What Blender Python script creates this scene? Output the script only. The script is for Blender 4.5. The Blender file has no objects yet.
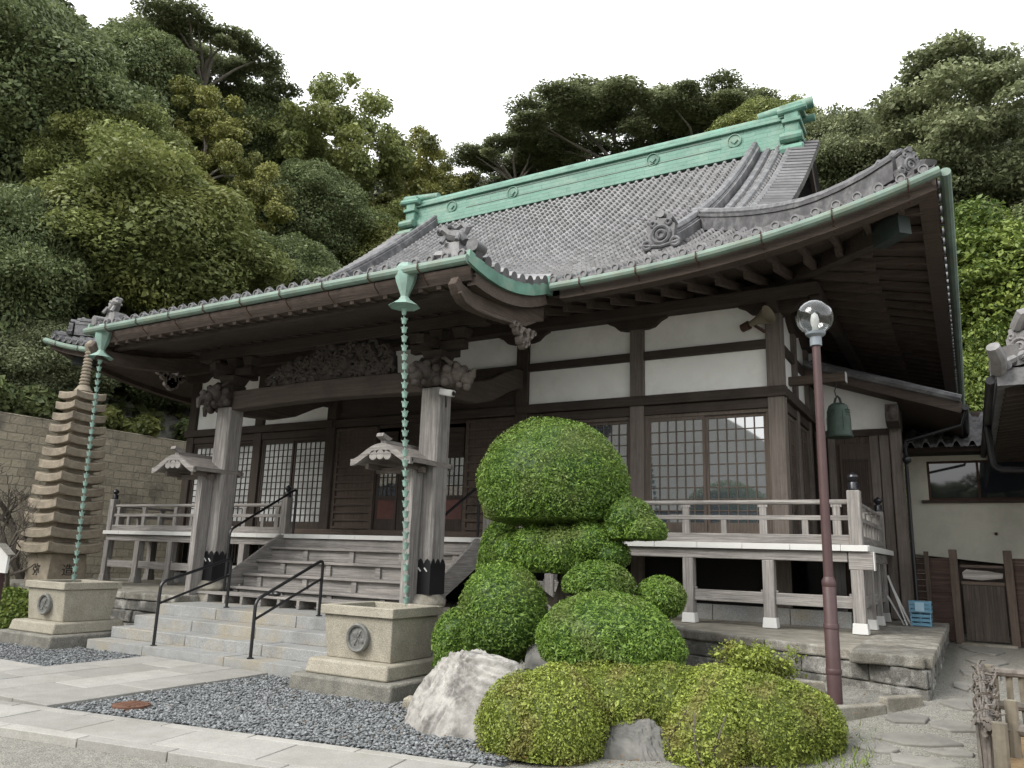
import bpy, bmesh, math, random
import numpy as np
from mathutils import Vector, Matrix
S = bpy.context.scene
COL = S.collection
R = math.radians
random.seed(7)
# ---------------------------------------------------------------- camera
yaw, pit, rol = R(-30.31), R(12.35), R(1.82)
fw = Vector((math.sin(yaw)*math.cos(pit), math.cos(yaw)*math.cos(pit), math.sin(pit)))
r0 = Vector((math.cos(yaw), -math.sin(yaw), 0)); u0 = r0.cross(fw)
rt = r0*math.cos(rol) + u0*math.sin(rol); up = -r0*math.sin(rol) + u0*math.cos(rol)
cd = bpy.data.cameras.new('camera'); cam = bpy.data.objects.new('camera', cd); COL.objects.link(cam)
cam.matrix_world = Matrix(((rt.x, up.x, -fw.x, 0), (rt.y, up.y, -fw.y, 0), (rt.z, up.z, -fw.z, 1.55), (0, 0, 0, 1)))
cd.sensor_width = 36; cd.lens = 36*780/1024; cd.clip_end = 2000; cd.clip_start = .05
S.camera = cam
# ---------------------------------------------------------------- world, sun, exposure
W = bpy.data.worlds.new('World'); S.world = W; W.use_nodes = True
nt = W.node_tree; bg = nt.nodes['Background']
sky = nt.nodes.new('ShaderNodeTexSky'); sky.sky_type = 'NISHITA'; sky.sun_disc = False
SUN_EL, SUN_AZ = R(40), R(212)          # azimuth clockwise from +Y
sky.sun_elevation = SUN_EL; sky.sun_rotation = SUN_AZ; sky.dust_density = 4; sky.air_density = 1.5
hs = nt.nodes.new('ShaderNodeHueSaturation'); hs.inputs['Saturation'].default_value = .25
mx = nt.nodes.new('ShaderNodeMix'); mx.data_type = 'RGBA'
mx.inputs[0].default_value = .72
mx.inputs[7].default_value = (8.6, 8.75, 8.9, 1)
nt.links.new(sky.outputs[0], hs.inputs['Color']); nt.links.new(hs.outputs[0], mx.inputs[6])
wt = nt.nodes.new('ShaderNodeTexCoord'); wn = nt.nodes.new('ShaderNodeTexNoise'); wn.inputs['Scale'].default_value = 2.2; wn.inputs['Detail'].default_value = 5
nt.links.new(wt.outputs['Generated'], wn.inputs['Vector'])
wr = nt.nodes.new('ShaderNodeMapRange'); wr.inputs[1].default_value = .3; wr.inputs[2].default_value = .7; wr.inputs[3].default_value = .86; wr.inputs[4].default_value = 1.06
nt.links.new(wn.outputs['Fac'], wr.inputs[0])
wm = nt.nodes.new('ShaderNodeVectorMath'); wm.operation = 'SCALE'; nt.links.new(mx.outputs[2], wm.inputs[0]); nt.links.new(wr.outputs[0], wm.inputs['Scale'])
nt.links.new(wm.outputs[0], bg.inputs['Color']); bg.inputs['Strength'].default_value = .13
sd = bpy.data.lights.new('sun', 'SUN'); so = bpy.data.objects.new('sun', sd); COL.objects.link(so)
sd.energy = 1.6; sd.angle = R(32); sd.color = (1, .96, .9)
sv = Vector((math.sin(SUN_AZ)*math.cos(SUN_EL), math.cos(SUN_AZ)*math.cos(SUN_EL), math.sin(SUN_EL)))
so.rotation_euler = sv.to_track_quat('Z', 'Y').to_euler(); so.location = sv*60
S.view_settings.view_transform = 'Standard'; S.view_settings.look = 'None'
S.view_settings.exposure = 1.1; S.view_settings.gamma = 1; S.view_settings.use_curve_mapping = False
S.render.engine = 'CYCLES'
S.cycles.max_bounces = 8; S.cycles.diffuse_bounces = 5; S.cycles.transparent_max_bounces = 6
# ---------------------------------------------------------------- materials
MATS = {}
def mat(name, col, rough=.7, var=.25, scale=3., stretch=(1, 1, 1), bump=.0, bscale=None, spec=.4, metal=0., col2=None, attr=None, detail=6, patch=None, patch_scale=.7, patch_amt=.5, speck=0.):
    if name in MATS: return MATS[name]
    m = bpy.data.materials.new(name); m.use_nodes = True; t = m.node_tree; N = t.nodes; L = t.links
    b = N['Principled BSDF']; b.inputs['Roughness'].default_value = rough; b.inputs['Specular IOR Level'].default_value = spec; b.inputs['Metallic'].default_value = metal
    tc = N.new('ShaderNodeTexCoord'); mp = N.new('ShaderNodeMapping'); mp.inputs['Scale'].default_value = stretch
    L.new(tc.outputs['Object'], mp.inputs['Vector'])
    n1 = N.new('ShaderNodeTexNoise'); n1.inputs['Scale'].default_value = scale; n1.inputs['Detail'].default_value = detail; n1.inputs['Roughness'].default_value = .65
    L.new(mp.outputs[0], n1.inputs['Vector'])
    c1 = [min(1, c*(1+var)) for c in col] + [1]; c0 = [c*(1-var) for c in (col2 or col)] + [1]
    rp = N.new('ShaderNodeValToRGB'); rp.color_ramp.elements[0].position = .3; rp.color_ramp.elements[1].position = .7
    rp.color_ramp.elements[0].color = c0; rp.color_ramp.elements[1].color = c1
    L.new(n1.outputs['Fac'], rp.inputs[0]); out = rp.outputs[0]
    def mixin(out, fac, c, mode='MIX'):
        q = N.new('ShaderNodeMix'); q.data_type = 'RGBA'; q.blend_type = mode
        L.new(fac, q.inputs[0]); L.new(out, q.inputs[6]); q.inputs[7].default_value = list(c)+[1]; return q.outputs[2]
    if patch:
        n2 = N.new('ShaderNodeTexNoise'); n2.inputs['Scale'].default_value = patch_scale; n2.inputs['Detail'].default_value = 7; n2.inputs['Roughness'].default_value = .7
        L.new(tc.outputs['Object'], n2.inputs['Vector'])
        r2 = N.new('ShaderNodeMapRange'); r2.inputs[1].default_value = .48; r2.inputs[2].default_value = .66; r2.inputs[4].default_value = patch_amt
        L.new(n2.outputs['Fac'], r2.inputs[0]); out = mixin(out, r2.outputs[0], patch)
    if speck:
        n3 = N.new('ShaderNodeTexNoise'); n3.inputs['Scale'].default_value = 90; n3.inputs['Detail'].default_value = 2
        L.new(tc.outputs['Object'], n3.inputs['Vector'])
        r3 = N.new('ShaderNodeMapRange'); r3.inputs[1].default_value = .35; r3.inputs[2].default_value = .65; r3.inputs[3].default_value = 1-speck; r3.inputs[4].default_value = 1+speck
        L.new(n3.outputs['Fac'], r3.inputs[0])
        q = N.new('ShaderNodeVectorMath'); q.operation = 'SCALE'; L.new(out, q.inputs[0]); L.new(r3.outputs[0], q.inputs['Scale']); out = q.outputs[0]
    if attr:
        a = N.new('ShaderNodeAttribute'); a.attribute_name = 'rnd'
        r4 = N.new('ShaderNodeMapRange'); r4.inputs[3].default_value = 1-attr; r4.inputs[4].default_value = 1+attr
        L.new(a.outputs['Fac'], r4.inputs[0])
        q = N.new('ShaderNodeVectorMath'); q.operation = 'SCALE'; L.new(out, q.inputs[0]); L.new(r4.outputs[0], q.inputs['Scale']); out = q.outputs[0]
    L.new(out, b.inputs['Base Color'])
    if bump:
        nb = N.new('ShaderNodeTexNoise'); nb.inputs['Scale'].default_value = bscale or scale*2; nb.inputs['Detail'].default_value = 8
        L.new(mp.outputs[0], nb.inputs['Vector'])
        bp = N.new('ShaderNodeBump'); bp.inputs['Strength'].default_value = bump; bp.inputs['Distance'].default_value = .02
        L.new(nb.outputs['Fac'], bp.inputs['Height']); L.new(bp.outputs[0], b.inputs['Normal'])
    MATS[name] = m; return m
def leafmat(name, c0, c1, trans=.22, rough=.5, patchc=None, ps=.35):
    m = bpy.data.materials.new(name); m.use_nodes = True; t = m.node_tree; N = t.nodes; L = t.links
    b = N['Principled BSDF']; b.inputs['Roughness'].default_value = rough; b.inputs['Specular IOR Level'].default_value = .35
    a = N.new('ShaderNodeAttribute'); a.attribute_name = 'rnd'
    rp = N.new('ShaderNodeValToRGB'); rp.color_ramp.elements[0].color = list(c0)+[1]; rp.color_ramp.elements[1].color = list(c1)+[1]
    L.new(a.outputs['Fac'], rp.inputs[0]); out = rp.outputs[0]
    if patchc:
        tc = N.new('ShaderNodeTexCoord'); n2 = N.new('ShaderNodeTexNoise'); n2.inputs['Scale'].default_value = ps; n2.inputs['Detail'].default_value = 4
        L.new(tc.outputs['Object'], n2.inputs['Vector'])
        r2 = N.new('ShaderNodeMapRange'); r2.inputs[1].default_value = .5; r2.inputs[2].default_value = .64; r2.inputs[4].default_value = .75
        L.new(n2.outputs['Fac'], r2.inputs[0])
        q = N.new('ShaderNodeMix'); q.data_type = 'RGBA'; L.new(r2.outputs[0], q.inputs[0]); L.new(out, q.inputs[6]); q.inputs[7].default_value = list(patchc)+[1]; out = q.outputs[2]
    L.new(out, b.inputs['Base Color'])
    tr = N.new('ShaderNodeBsdfTranslucent'); L.new(out, tr.inputs['Color'])
    ms = N.new('ShaderNodeMixShader'); ms.inputs[0].default_value = trans
    L.new(b.outputs[0], ms.inputs[1]); L.new(tr.outputs[0], ms.inputs[2]); L.new(ms.outputs[0], N['Material Output'].inputs['Surface'])
    MATS[name] = m; return m
def wood(base, col, ax, **k):
    st = [20, 20, 20]; st['xyz'.index(ax)] = .9
    kw = dict(rough=.8, var=.27, scale=1.8, stretch=st, bump=.6, bscale=3, spec=.2, patch=tuple(c*.55 for c in col), patch_amt=.55, patch_scale=1.6); kw.update(k)
    return mat(base+'_'+ax, col, **kw)
def brickmat(name, c1, c2, mortar, axes, bw, bh, msize, rough=.9, bump=.6, offset=.5, patch=None, patch_amt=.6, patch_scale=.5):
    m = mat(name, c1, rough=rough, var=.3, scale=1.5)
    t = m.node_tree; N = t.nodes; L = t.links; b = N['Principled BSDF']
    tc = N.new('ShaderNodeTexCoord'); sp = N.new('ShaderNodeSeparateXYZ'); cb = N.new('ShaderNodeCombineXYZ')
    L.new(tc.outputs['Object'], sp.inputs[0]); L.new(sp.outputs['XYZ'.index(axes[0])], cb.inputs[0]); L.new(sp.outputs['XYZ'.index(axes[1])], cb.inputs[1])
    # wobble the joints
    nz = N.new('ShaderNodeTexNoise'); nz.inputs['Scale'].default_value = 2.5; L.new(tc.outputs['Object'], nz.inputs['Vector'])
    sc = N.new('ShaderNodeVectorMath'); sc.operation = 'SCALE'; sc.inputs['Scale'].default_value = .06; L.new(nz.outputs['Color'], sc.inputs[0])
    ad = N.new('ShaderNodeVectorMath'); L.new(cb.outputs[0], ad.inputs[0]); L.new(sc.outputs[0], ad.inputs[1])
    br = N.new('ShaderNodeTexBrick'); L.new(ad.outputs[0], br.inputs['Vector'])
    br.inputs['Scale'].default_value = 1; br.inputs['Brick Width'].default_value = bw; br.inputs['Row Height'].default_value = bh; br.inputs['Mortar Size'].default_value = msize
    br.inputs['Color1'].default_value = list(c1)+[1]; br.inputs['Color2'].default_value = list(c2)+[1]; br.inputs['Mortar'].default_value = list(mortar)+[1]
    br.offset = offset
    old = b.inputs['Base Color'].links[0].from_socket
    q = N.new('ShaderNodeMix'); q.data_type = 'RGBA'; q.inputs[0].default_value = .6; L.new(old, q.inputs[6]); L.new(br.outputs['Color'], q.inputs[7]); out = q.outputs[2]
    if patch:
        n2 = N.new('ShaderNodeTexNoise'); n2.inputs['Scale'].default_value = patch_scale; n2.inputs['Detail'].default_value = 8; n2.inputs['Roughness'].default_value = .7
        L.new(tc.outputs['Object'], n2.inputs['Vector'])
        r2 = N.new('ShaderNodeMapRange'); r2.inputs[1].default_value = .5; r2.inputs[2].default_value = .66; r2.inputs[4].default_value = patch_amt; L.new(n2.outputs['Fac'], r2.inputs[0])
        q2 = N.new('ShaderNodeMix'); q2.data_type = 'RGBA'; L.new(r2.outputs[0], q2.inputs[0]); L.new(out, q2.inputs[6]); q2.inputs[7].default_value = list(patch)+[1]; out = q2.outputs[2]
    L.new(out, b.inputs['Base Color'])
    n4 = N.new('ShaderNodeTexNoise'); n4.inputs['Scale'].default_value = 14; n4.inputs['Detail'].default_value = 6; L.new(tc.outputs['Object'], n4.inputs['Vector'])
    mm = N.new('ShaderNodeMath'); mm.operation = 'MULTIPLY_ADD'; mm.inputs[1].default_value = -1.2; L.new(br.outputs['Fac'], mm.inputs[0]); L.new(n4.outputs['Fac'], mm.inputs[2])
    bp = N.new('ShaderNodeBump'); bp.inputs['Strength'].default_value = bump; bp.inputs['Distance'].default_value = .03
    L.new(mm.outputs[0], bp.inputs['Height']); L.new(bp.outputs[0], b.inputs['Normal'])
    return m
DK = (.056, .045, .038)
WD = {a: wood('dark_wood', DK, a) for a in 'xyz'}
WB = {a: wood('brown_wood', (.09, .069, .056), a) for a in 'xyz'}
WG = {a: wood('weathered_wood', (.28, .265, .25), a, col2=(.18, .166, .154)) for a in 'xyz'}
WP = {a: wood('pillar_wood', (.15, .128, .112), a) for a in 'xyz'}
M_EAVE = wood('eave_wood', (.085, .066, .055), 'x'); M_EAVEY = wood('eave_wood', (.085, .066, .055), 'y')
M_PLASTER = mat('white_plaster', (.88, .88, .85), rough=.9, var=.06, scale=1.2, patch=(.66, .64, .58), patch_amt=.5, patch_scale=1.1)
M_CREAM = mat('cream_plaster', (.7, .68, .58), rough=.9, var=.07, scale=1.5, patch=(.42, .41, .35), patch_amt=.45, patch_scale=.9)
M_COPPER = mat('green_copper', (.1, .212, .163), rough=.6, var=.35, scale=2.5, patch=(.24, .28, .22), patch_amt=.6, patch_scale=2.2, spec=.4, bump=.15)
M_COPPERPALE = mat('pale_copper', (.24, .345, .3), rough=.6, var=.25, scale=5, patch=(.18, .36, .3), patch_amt=.6, patch_scale=4)
M_GUTTER = mat('old_copper_gutter', (.14, .2, .165), rough=.6, var=.3, scale=2, patch=(.17, .17, .12), patch_amt=.6, patch_scale=2.5)
M_RUST = mat('rusty_iron', (.07, .035, .025), rough=.8)
M_TILE = mat('roof_tile', (.095, .094, .097), rough=.33, var=.35, scale=3, attr=.42, spec=.5, patch=(.09, .086, .09), patch_amt=.5, patch_scale=1.2, bump=.12, bscale=20)
M_TILED = mat('ridge_tile', (.1, .099, .103), rough=.5, var=.35, scale=6, patch=(.25, .25, .25), patch_amt=.5, patch_scale=3, bump=.3)
M_TILEL = mat('pale_ridge_tile', (.19, .185, .185), rough=.55, var=.3, scale=6, bump=.25)
M_BASIN = mat('pale_granite', (.3, .278, .225), rough=.85, var=.16, scale=5, patch=(.26, .235, .18), patch_amt=.55, patch_scale=1.8, speck=.25, bump=.2, bscale=30)
M_BASIND = mat('dark_granite', (.155, .15, .13), rough=.85, var=.3, scale=8, patch=(.28, .26, .22), patch_amt=.5, patch_scale=3, speck=.35, bump=.3, bscale=30)
M_EMBLEM = mat('carved_stone', (.15, .15, .14), rough=.85, var=.3, scale=20, bump=.3)
M_STEP = mat('grey_granite', (.255, .26, .256), rough=.85, var=.14, scale=6, patch=(.3, .25, .16), patch_amt=.6, patch_scale=1.3, speck=.2, bump=.15, bscale=30)
M_PAVE = mat('paving_stone', (.29, .282, .262), rough=.85, var=.12, scale=4, attr=.16, patch=(.24, .23, .2), patch_amt=.6, patch_scale=1.3, speck=.12, bump=.15, bscale=25)
M_OLDSTONE = mat('mossy_stone', (.105, .102, .092), rough=.95, var=.4, scale=5, attr=.25, patch=(.42, .41, .38), patch_amt=.7, patch_scale=3.2, bump=.8, bscale=9, speck=.3)
M_CAPSTONE = mat('stone_capping', (.2, .185, .15), rough=.95, var=.3, scale=5, attr=.12, patch=(.36, .35, .31), patch_amt=.5, patch_scale=4, bump=.5, bscale=10, speck=.2)
M_LICHEN = mat('lichen_stone', (.15, .14, .118), rough=.95, var=.4, scale=6, attr=.2, patch=(.36, .355, .32), patch_amt=.6, patch_scale=4.5, bump=.6, bscale=10, speck=.25)
M_PAGODA = mat('sandstone', (.24, .205, .155), rough=.9, var=.25, scale=5, patch=(.12, .1, .08), patch_amt=.75, patch_scale=1.6, bump=.4, bscale=14, speck=.15)
M_BLACK = mat('black_metal', (.008, .008, .01), rough=.38, var=.1, spec=.5)
M_GIBOSHI = mat('black_bronze', (.012, .013, .018), rough=.3, spec=.6)
M_GLASS = mat('window_glass', (.07, .085, .1), rough=.02, var=.1, scale=.7, spec=1.)
M_GLASS.node_tree.nodes['Principled BSDF'].inputs['IOR'].default_value = 2.3
M_SHOJI = mat('papered_glass', (.5, .51, .5), rough=.1, var=.25, scale=.8, spec=.7, col2=(.3, .31, .31))
M_DGLASS = mat('dark_glass', (.02, .024, .03), rough=.03, var=.1, spec=.8)
M_RED = mat('red_door_panel', (.1, .04, .033), rough=.6, var=.25)
M_WHITEP = mat('white_paint', (.55, .55, .53), rough=.6, var=.06, scale=3)
M_POST = mat('maroon_paint', (.07, .04, .04), rough=.5, var=.12, scale=8, patch=(.05, .03, .028), patch_amt=.5, patch_scale=6)
M_BELL = mat('bell_bronze', (.05, .075, .06), rough=.55, var=.35, scale=5, metal=.3)
M_ROCK = mat('white_quartz_rock', (.31, .298, .278), rough=.9, var=.35, scale=9, patch=(.085, .08, .072), patch_amt=.85, patch_scale=5.5, bump=1., bscale=12)
M_ROCKG = mat('grey_rock', (.13, .128, .12), rough=.95, var=.35, scale=4, patch=(.2, .195, .175), patch_amt=.5, patch_scale=3, bump=.8, bscale=7)
M_BARK = mat('bark', (.1, .085, .07), rough=.95, var=.4, scale=4, stretch=(3, 3, .6), bump=.6)
M_BARKP = mat('grey_bark', (.2, .18, .155), rough=.95, var=.35, scale=4, stretch=(3, 3, .6), bump=.6)
M_FENCE = wood('bark_strip', (.06, .04, .033), 'x', var=.4)
M_GATE = wood('gate_board', (.06, .05, .042), 'z', var=.45)
M_BLUE = mat('blue_plastic', (.12, .26, .36), rough=.5, var=.15)
M_BAMBOO = mat('grey_twigs', (.14, .125, .11), rough=.9, var=.45, scale=12, bump=.5)
M_LOG = mat('fence_log', (.17, .15, .115), rough=.9, var=.35, scale=6, bump=.5)
M_CRAWLSHADE = mat('crawl_shade_black', (.012, .011, .01), rough=.9)
# ---------------------------------------------------------------- mesh builder
class MB:
    def __init__(s): s.v = []; s.f = []; s.r = []; s.cur = None
    def add(s, vs, fs, r=None):
        o = len(s.v); s.v += [tuple(p) for p in vs]; s.f += [tuple(i+o for i in f) for f in fs]
        s.r += [random.random() if r is None else r]*len(fs)
    def bx(s, x0, x1, y0, y1, z0, z1):
        s.add([(x0,y0,z0),(x1,y0,z0),(x1,y1,z0),(x0,y1,z0),(x0,y0,z1),(x1,y0,z1),(x1,y1,z1),(x0,y1,z1)],
              [(0,3,2,1),(4,5,6,7),(0,1,5,4),(1,2,6,5),(2,3,7,6),(3,0,4,7)]); return s
    def frus(s, c, a0, b0, z0, a1, b1, z1):
        x, y = c
        s.add([(x-a0,y-b0,z0),(x+a0,y-b0,z0),(x+a0,y+b0,z0),(x-a0,y+b0,z0),(x-a1,y-b1,z1),(x+a1,y-b1,z1),(x+a1,y+b1,z1),(x-a1,y+b1,z1)],
              [(0,3,2,1),(4,5,6,7),(0,1,5,4),(1,2,6,5),(2,3,7,6),(3,0,4,7)]); return s
    def bar(s, p, q, w, h, upv=(0, 0, 1)):
        p = Vector(p); q = Vector(q); d = (q-p).normalized(); u = Vector(upv); sd_ = d.cross(u)
        if sd_.length < 1e-4: sd_ = d.cross(Vector((0, 1, 0)))
        sd_.normalize(); u = sd_.cross(d).normalized(); a = sd_*(w/2); b = u*(h/2)
        s.add([p-a-b, p+a-b, p+a+b, p-a+b, q-a-b, q+a-b, q+a+b, q-a+b], [(0,3,2,1),(4,5,6,7),(0,1,5,4),(1,2,6,5),(2,3,7,6),(3,0,4,7)][0:6]); return s
    def ring(s, rings, cap=True, closed=True):
        n = len(rings[0]); vs = [p for r_ in rings for p in r_]; fs = []
        for i in range(len(rings)-1):
            for j in range(n if closed else n-1):
                k = (j+1) % n; fs.append((i*n+j, i*n+k, (i+1)*n+k, (i+1)*n+j))
        if cap: fs.append(tuple(range(n-1, -1, -1))); fs.append(tuple((len(rings)-1)*n+j for j in range(n)))
        s.add(vs, fs); return s
    def tube(s, pts, rad, seg=10, cap=True, half=False, squash=1.):
        pts = [Vector(p) for p in pts]; n = len(pts); rr = rad if isinstance(rad, (list, tuple)) else [rad]*n
        rings = []; ref = None
        for i in range(n):
            d = (pts[min(i+1, n-1)]-pts[max(i-1, 0)]).normalized()
            if ref is None:
                ref = Vector((0, 0, 1)) if abs(d.z) < .95 else Vector((1, 0, 0))
            a = d.cross(ref).normalized(); b = a.cross(d).normalized(); ref = b
            rings.append([pts[i]+(a*math.cos(2*math.pi*j/seg)+b*math.sin(2*math.pi*j/seg)*squash)*rr[i] for j in range(seg)])
        return s.ring(rings, cap)
    def lathe(s, c, prof, seg=20, axis='z', M=None):
        rings = []
        for r_, h in prof:
            ring = []
            for j in range(seg):
                a = 2*math.pi*j/seg; x, y = r_*math.cos(a), r_*math.sin(a)
                p = {'z': (x, y, h), 'y': (x, h, -y), 'x': (h, x, y)}[axis]
                if M: p = M @ Vector(p)
                ring.append((c[0]+p[0], c[1]+p[1], c[2]+p[2]))
            rings.append(ring)
        return s.ring(rings)
    def prism(s, poly, axis, a, b):
        def P_(u, v, w): return {'x': (w, u, v), 'y': (u, w, v), 'z': (u, v, w)}[axis]
        n = len(poly); vs = [P_(u, v, a) for u, v in poly]+[P_(u, v, b) for u, v in poly]
        fs = [tuple(range(n)), tuple(range(2*n-1, n-1, -1))]+[(i, i+n, (i+1) % n+n, (i+1) % n) for i in range(n)]
        s.add(vs, fs); return s
    def strip(s, top, bot):                                   # a thin vertical band between two point rows
        n = len(top); s.add(list(top)+list(bot), [(i, i+1, n+i+1, n+i) for i in range(n-1)]); return s
    def sweep(s, pts, w, h, dx=(1, 0, 0)):                    # rectangular section swept along points, width along dx
        dx = Vector(dx).normalized(); rings = []
        pts = [Vector(p) for p in pts]
        for i, p in enumerate(pts):
            d = (pts[min(i+1, len(pts)-1)]-pts[max(i-1, 0)]).normalized(); u = dx.cross(d).normalized()
            if u.z < 0: u = -u
            hh = h[i] if isinstance(h, (list, tuple)) else h
            rings.append([p-dx*w/2, p+dx*w/2, p+dx*w/2+u*hh, p-dx*w/2+u*hh])
        return s.ring(rings)
    def ball(s, c, r_, n=12, sq=(1, 1, 1)):
        prof = [(max(.001, math.sin(math.pi*i/n))*1., -math.cos(math.pi*i/n)) for i in range(n+1)]
        rings = [[(c[0]+a*r_*sq[0]*math.cos(2*math.pi*j/(2*n)), c[1]+a*r_*sq[1]*math.sin(2*math.pi*j/(2*n)), c[2]+h*r_*sq[2]) for j in range(2*n)] for a, h in prof]
        return s.ring(rings)
    def build(s, name, material, parent=None, label=None, bevel=0., sharp=35, fix=True, **tags):
        me = bpy.data.meshes.new(name)
        off = parent_world(parent)
        me.from_pydata([(v[0]-off[0], v[1]-off[1], v[2]-off[2]) for v in s.v], [], s.f)
        at = me.attributes.new('rnd', 'FLOAT', 'FACE'); at.data.foreach_set('value', np.array(s.r, dtype=np.float32))
        if fix:
            bm = bmesh.new(); bm.from_mesh(me); bmesh.ops.recalc_face_normals(bm, faces=bm.faces); bm.to_mesh(me); bm.free()
        me.materials.append(material)
        me.shade_smooth(); me.set_sharp_from_angle(angle=R(sharp))
        o = bpy.data.objects.new(name, me); COL.objects.link(o)
        if parent is not None: o.parent = parent
        if bevel:
            b = o.modifiers.new('bevel', 'BEVEL'); b.width = bevel; b.segments = 2; b.limit_method = 'ANGLE'; b.angle_limit = R(40)
        if label: o['label'] = label
        for k, v_ in tags.items(): o[k] = v_
        return o
def parent_world(p):
    x = Vector((0, 0, 0))
    while p is not None: x += p.location; p = p.parent
    return x
def thing(name, label, cat, loc=(0, 0, 0), group=None):
    o = bpy.data.objects.new(name, None); COL.objects.link(o); o.location = loc; o.empty_display_size = .2
    o['label'] = label; o['category'] = cat
    if group: o['group'] = group
    return o
def tag(o, label, cat, group=None):
    o['label'] = label; o['category'] = cat
    if group: o['group'] = group
    return o
def copy_tree(o, parent=None):
    c = o.copy(); COL.objects.link(c)
    if parent is not None: c.parent = parent
    for ch in list(o.children): copy_tree(ch, c)
    return c
def sheet(name, material, parent, P, nu, nv, **k):            # grid surface from numpy (nu,nv,3)
    mb = MB(); vs = P.reshape(-1, 3).tolist()
    fs = [(i*nv+j, i*nv+j+1, (i+1)*nv+j+1, (i+1)*nv+j) for i in range(nu-1) for j in range(nv-1)]
    mb.add(vs, fs); return mb.build(name, material, parent, fix=False, **k)
# ================================================================ SETTING
def sstep(a, b, x):
    t = np.clip((x-a)/(b-a), 0, 1); return t*t*(3-2*t)
def hill(x, y):
    ox = np.maximum(-22.6-x, 0); oy = np.maximum(y-31, 0)
    out = np.hypot(ox, oy)
    k = 1.5*np.where(x > -6, np.clip(1-(x+6)/40, .62, 1), 1)
    h = np.minimum(out*k, 20+.25*out)*sstep(0, .1, out)
    step = np.where(ox > 0, 4.3, 0.)
    back = sstep(27.5, 32, y)*4.0*sstep(-22, -16, x)
    return h + np.maximum(step, back)*1.0 + np.where((ox > 0) | (oy > 0), .6*np.sin(x*.7)*np.cos(y*.6), 0)
def ground_z(x, y):
    x = np.asarray(x, float); y = np.asarray(y, float)
    right = sstep(-3.4, -2.0, x)*(np.clip((y-5.2)/3.9, 0, 1)*.365+np.clip((y-8.8)/6, 0, 1)*.04)
    left = sstep(-12.5, -15.5, x)*0+sstep(9, 11, y)*(.5*sstep(-3, -6, x))
    return np.maximum(right, left)+hill(x, y)
def axis(a, b, near, fine, coarse):
    v = list(np.arange(near[0], near[1], fine)); x = near[0]; st = fine
    while x > a: st = min(st*1.25, coarse); x -= st; v.insert(0, x)
    x = near[1]; st = fine
    while x < b: st = min(st*1.25, coarse); x += st; v.append(x)
    return np.array(v)
gx = axis(-600, 600, (-45, 14), .5, 60); gy = axis(-500, 700, (-4, 60), .5, 60)
GX, GY = np.meshgrid(gx, gy, indexing='ij')
GP = np.stack([GX, GY, ground_z(GX, GY)-.02*(1-sstep(30, 31, GY))], -1)
M_GROUND = mat('fine_gravel_ground', (.205, .199, .176), rough=.95, var=.22, scale=14, patch=(.18, .18, .145), patch_amt=.45, patch_scale=.9, speck=.45, bump=.7, bscale=70)
gr = sheet('ground', M_GROUND, None, GP, len(gx), len(gy)); gr['kind'] = 'structure'
# the wooded slope: dark soil skin a little above the terrain sheet
M_SOIL = mat('forest_floor', (.035, .04, .022), rough=1, var=.4, scale=1.5, bump=.8)
hx = np.arange(-75, 60.1, 1.5); hy = np.arange(-10, 90.1, 1.5)
HX, HY = np.meshgrid(hx, hy, indexing='ij'); HZ = ground_z(HX, HY)+.06
ok = (HX < -22.7) | (HY > 28.4)
mb = MB(); idx = -np.ones(HX.shape, int); vs = []
for i in range(len(hx)):
    for j in range(len(hy)):
        if ok[i, j]: idx[i, j] = len(vs); vs.append((HX[i, j], HY[i, j], HZ[i, j]))
fs = [(idx[i, j], idx[i+1, j], idx[i+1, j+1], idx[i, j+1]) for i in range(len(hx)-1) for j in range(len(hy)-1) if min(idx[i, j], idx[i+1, j], idx[i+1, j+1], idx[i, j+1]) >= 0]
mb.add(vs, fs); o = mb.build('hillside', M_SOIL, None, fix=False); o['kind'] = 'structure'
# ---- paving
def slab_poly(mb, poly, z0, z1, r=None):
    n = len(poly); vs = [(x, y, z0) for x, y in poly]+[(x, y, z1) for x, y in poly]
    mb.add(vs, [tuple(range(n-1, -1, -1)), tuple(range(n, 2*n))]+[(i, (i+1) % n, (i+1) % n+n, i+n) for i in range(n)], r)
pv = MB()
g = .006
xs = [-9.87, -9.3, -8.72, -8.14, -7.55]
for i in range(4):
    y = 4.62-.16*i*0; k = 0
    ys = [4.55, 5.3+.35*(i % 2), 6.35+.2*((i*2) % 3), 7.26]
    for a, b in zip(ys[:-1], ys[1:]):
        slab_poly(pv, [(xs[i]+g, a+g), (xs[i+1]-g, a+g), (xs[i+1]-g, b-g), (xs[i]+g, b-g)], -.06, .05+random.uniform(0, .004))
E1 = np.array([math.cos(R(9.6)), math.sin(R(9.6))]); E2 = np.array([-E1[1], E1[0]])
O1 = np.array([-7.0, 3.84])
u = -9.; 
while u < 6.2:
    w_ = random.uniform(.8, 1.0); 
    for (v0, v1, off) in ((0.0, .14, .3), (.14, .66, 0), (.66, .78, .5)):
        a = u+off; q = [O1+E1*(a+g)+E2*(v0+g), O1+E1*(a+w_-g)+E2*(v0+g), O1+E1*(a+w_-g)+E2*(v1-g), O1+E1*(a+g)+E2*(v1-g)]
        slab_poly(pv, [tuple(p) for p in q], -.06, .045+random.uniform(0, .004))
    u += w_
for i, (a, b) in enumerate(((4.2, 4.75), (4.75, 5.3), (5.3, 5.86))):
    x = -9.87
    while x > -17:
        w_ = random.uniform(.9, 1.2); yo = -.1*( -9.87-x)*0
        slab_poly(pv, [(x-w_+g, a+g), (x-g, a+g), (x-g, b-g), (x-w_+g, b-g)], -.06, .048+random.uniform(0, .004)); x -= w_
o = pv.build('path', M_PAVE, None, bevel=.006); o['kind'] = 'structure'
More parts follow.
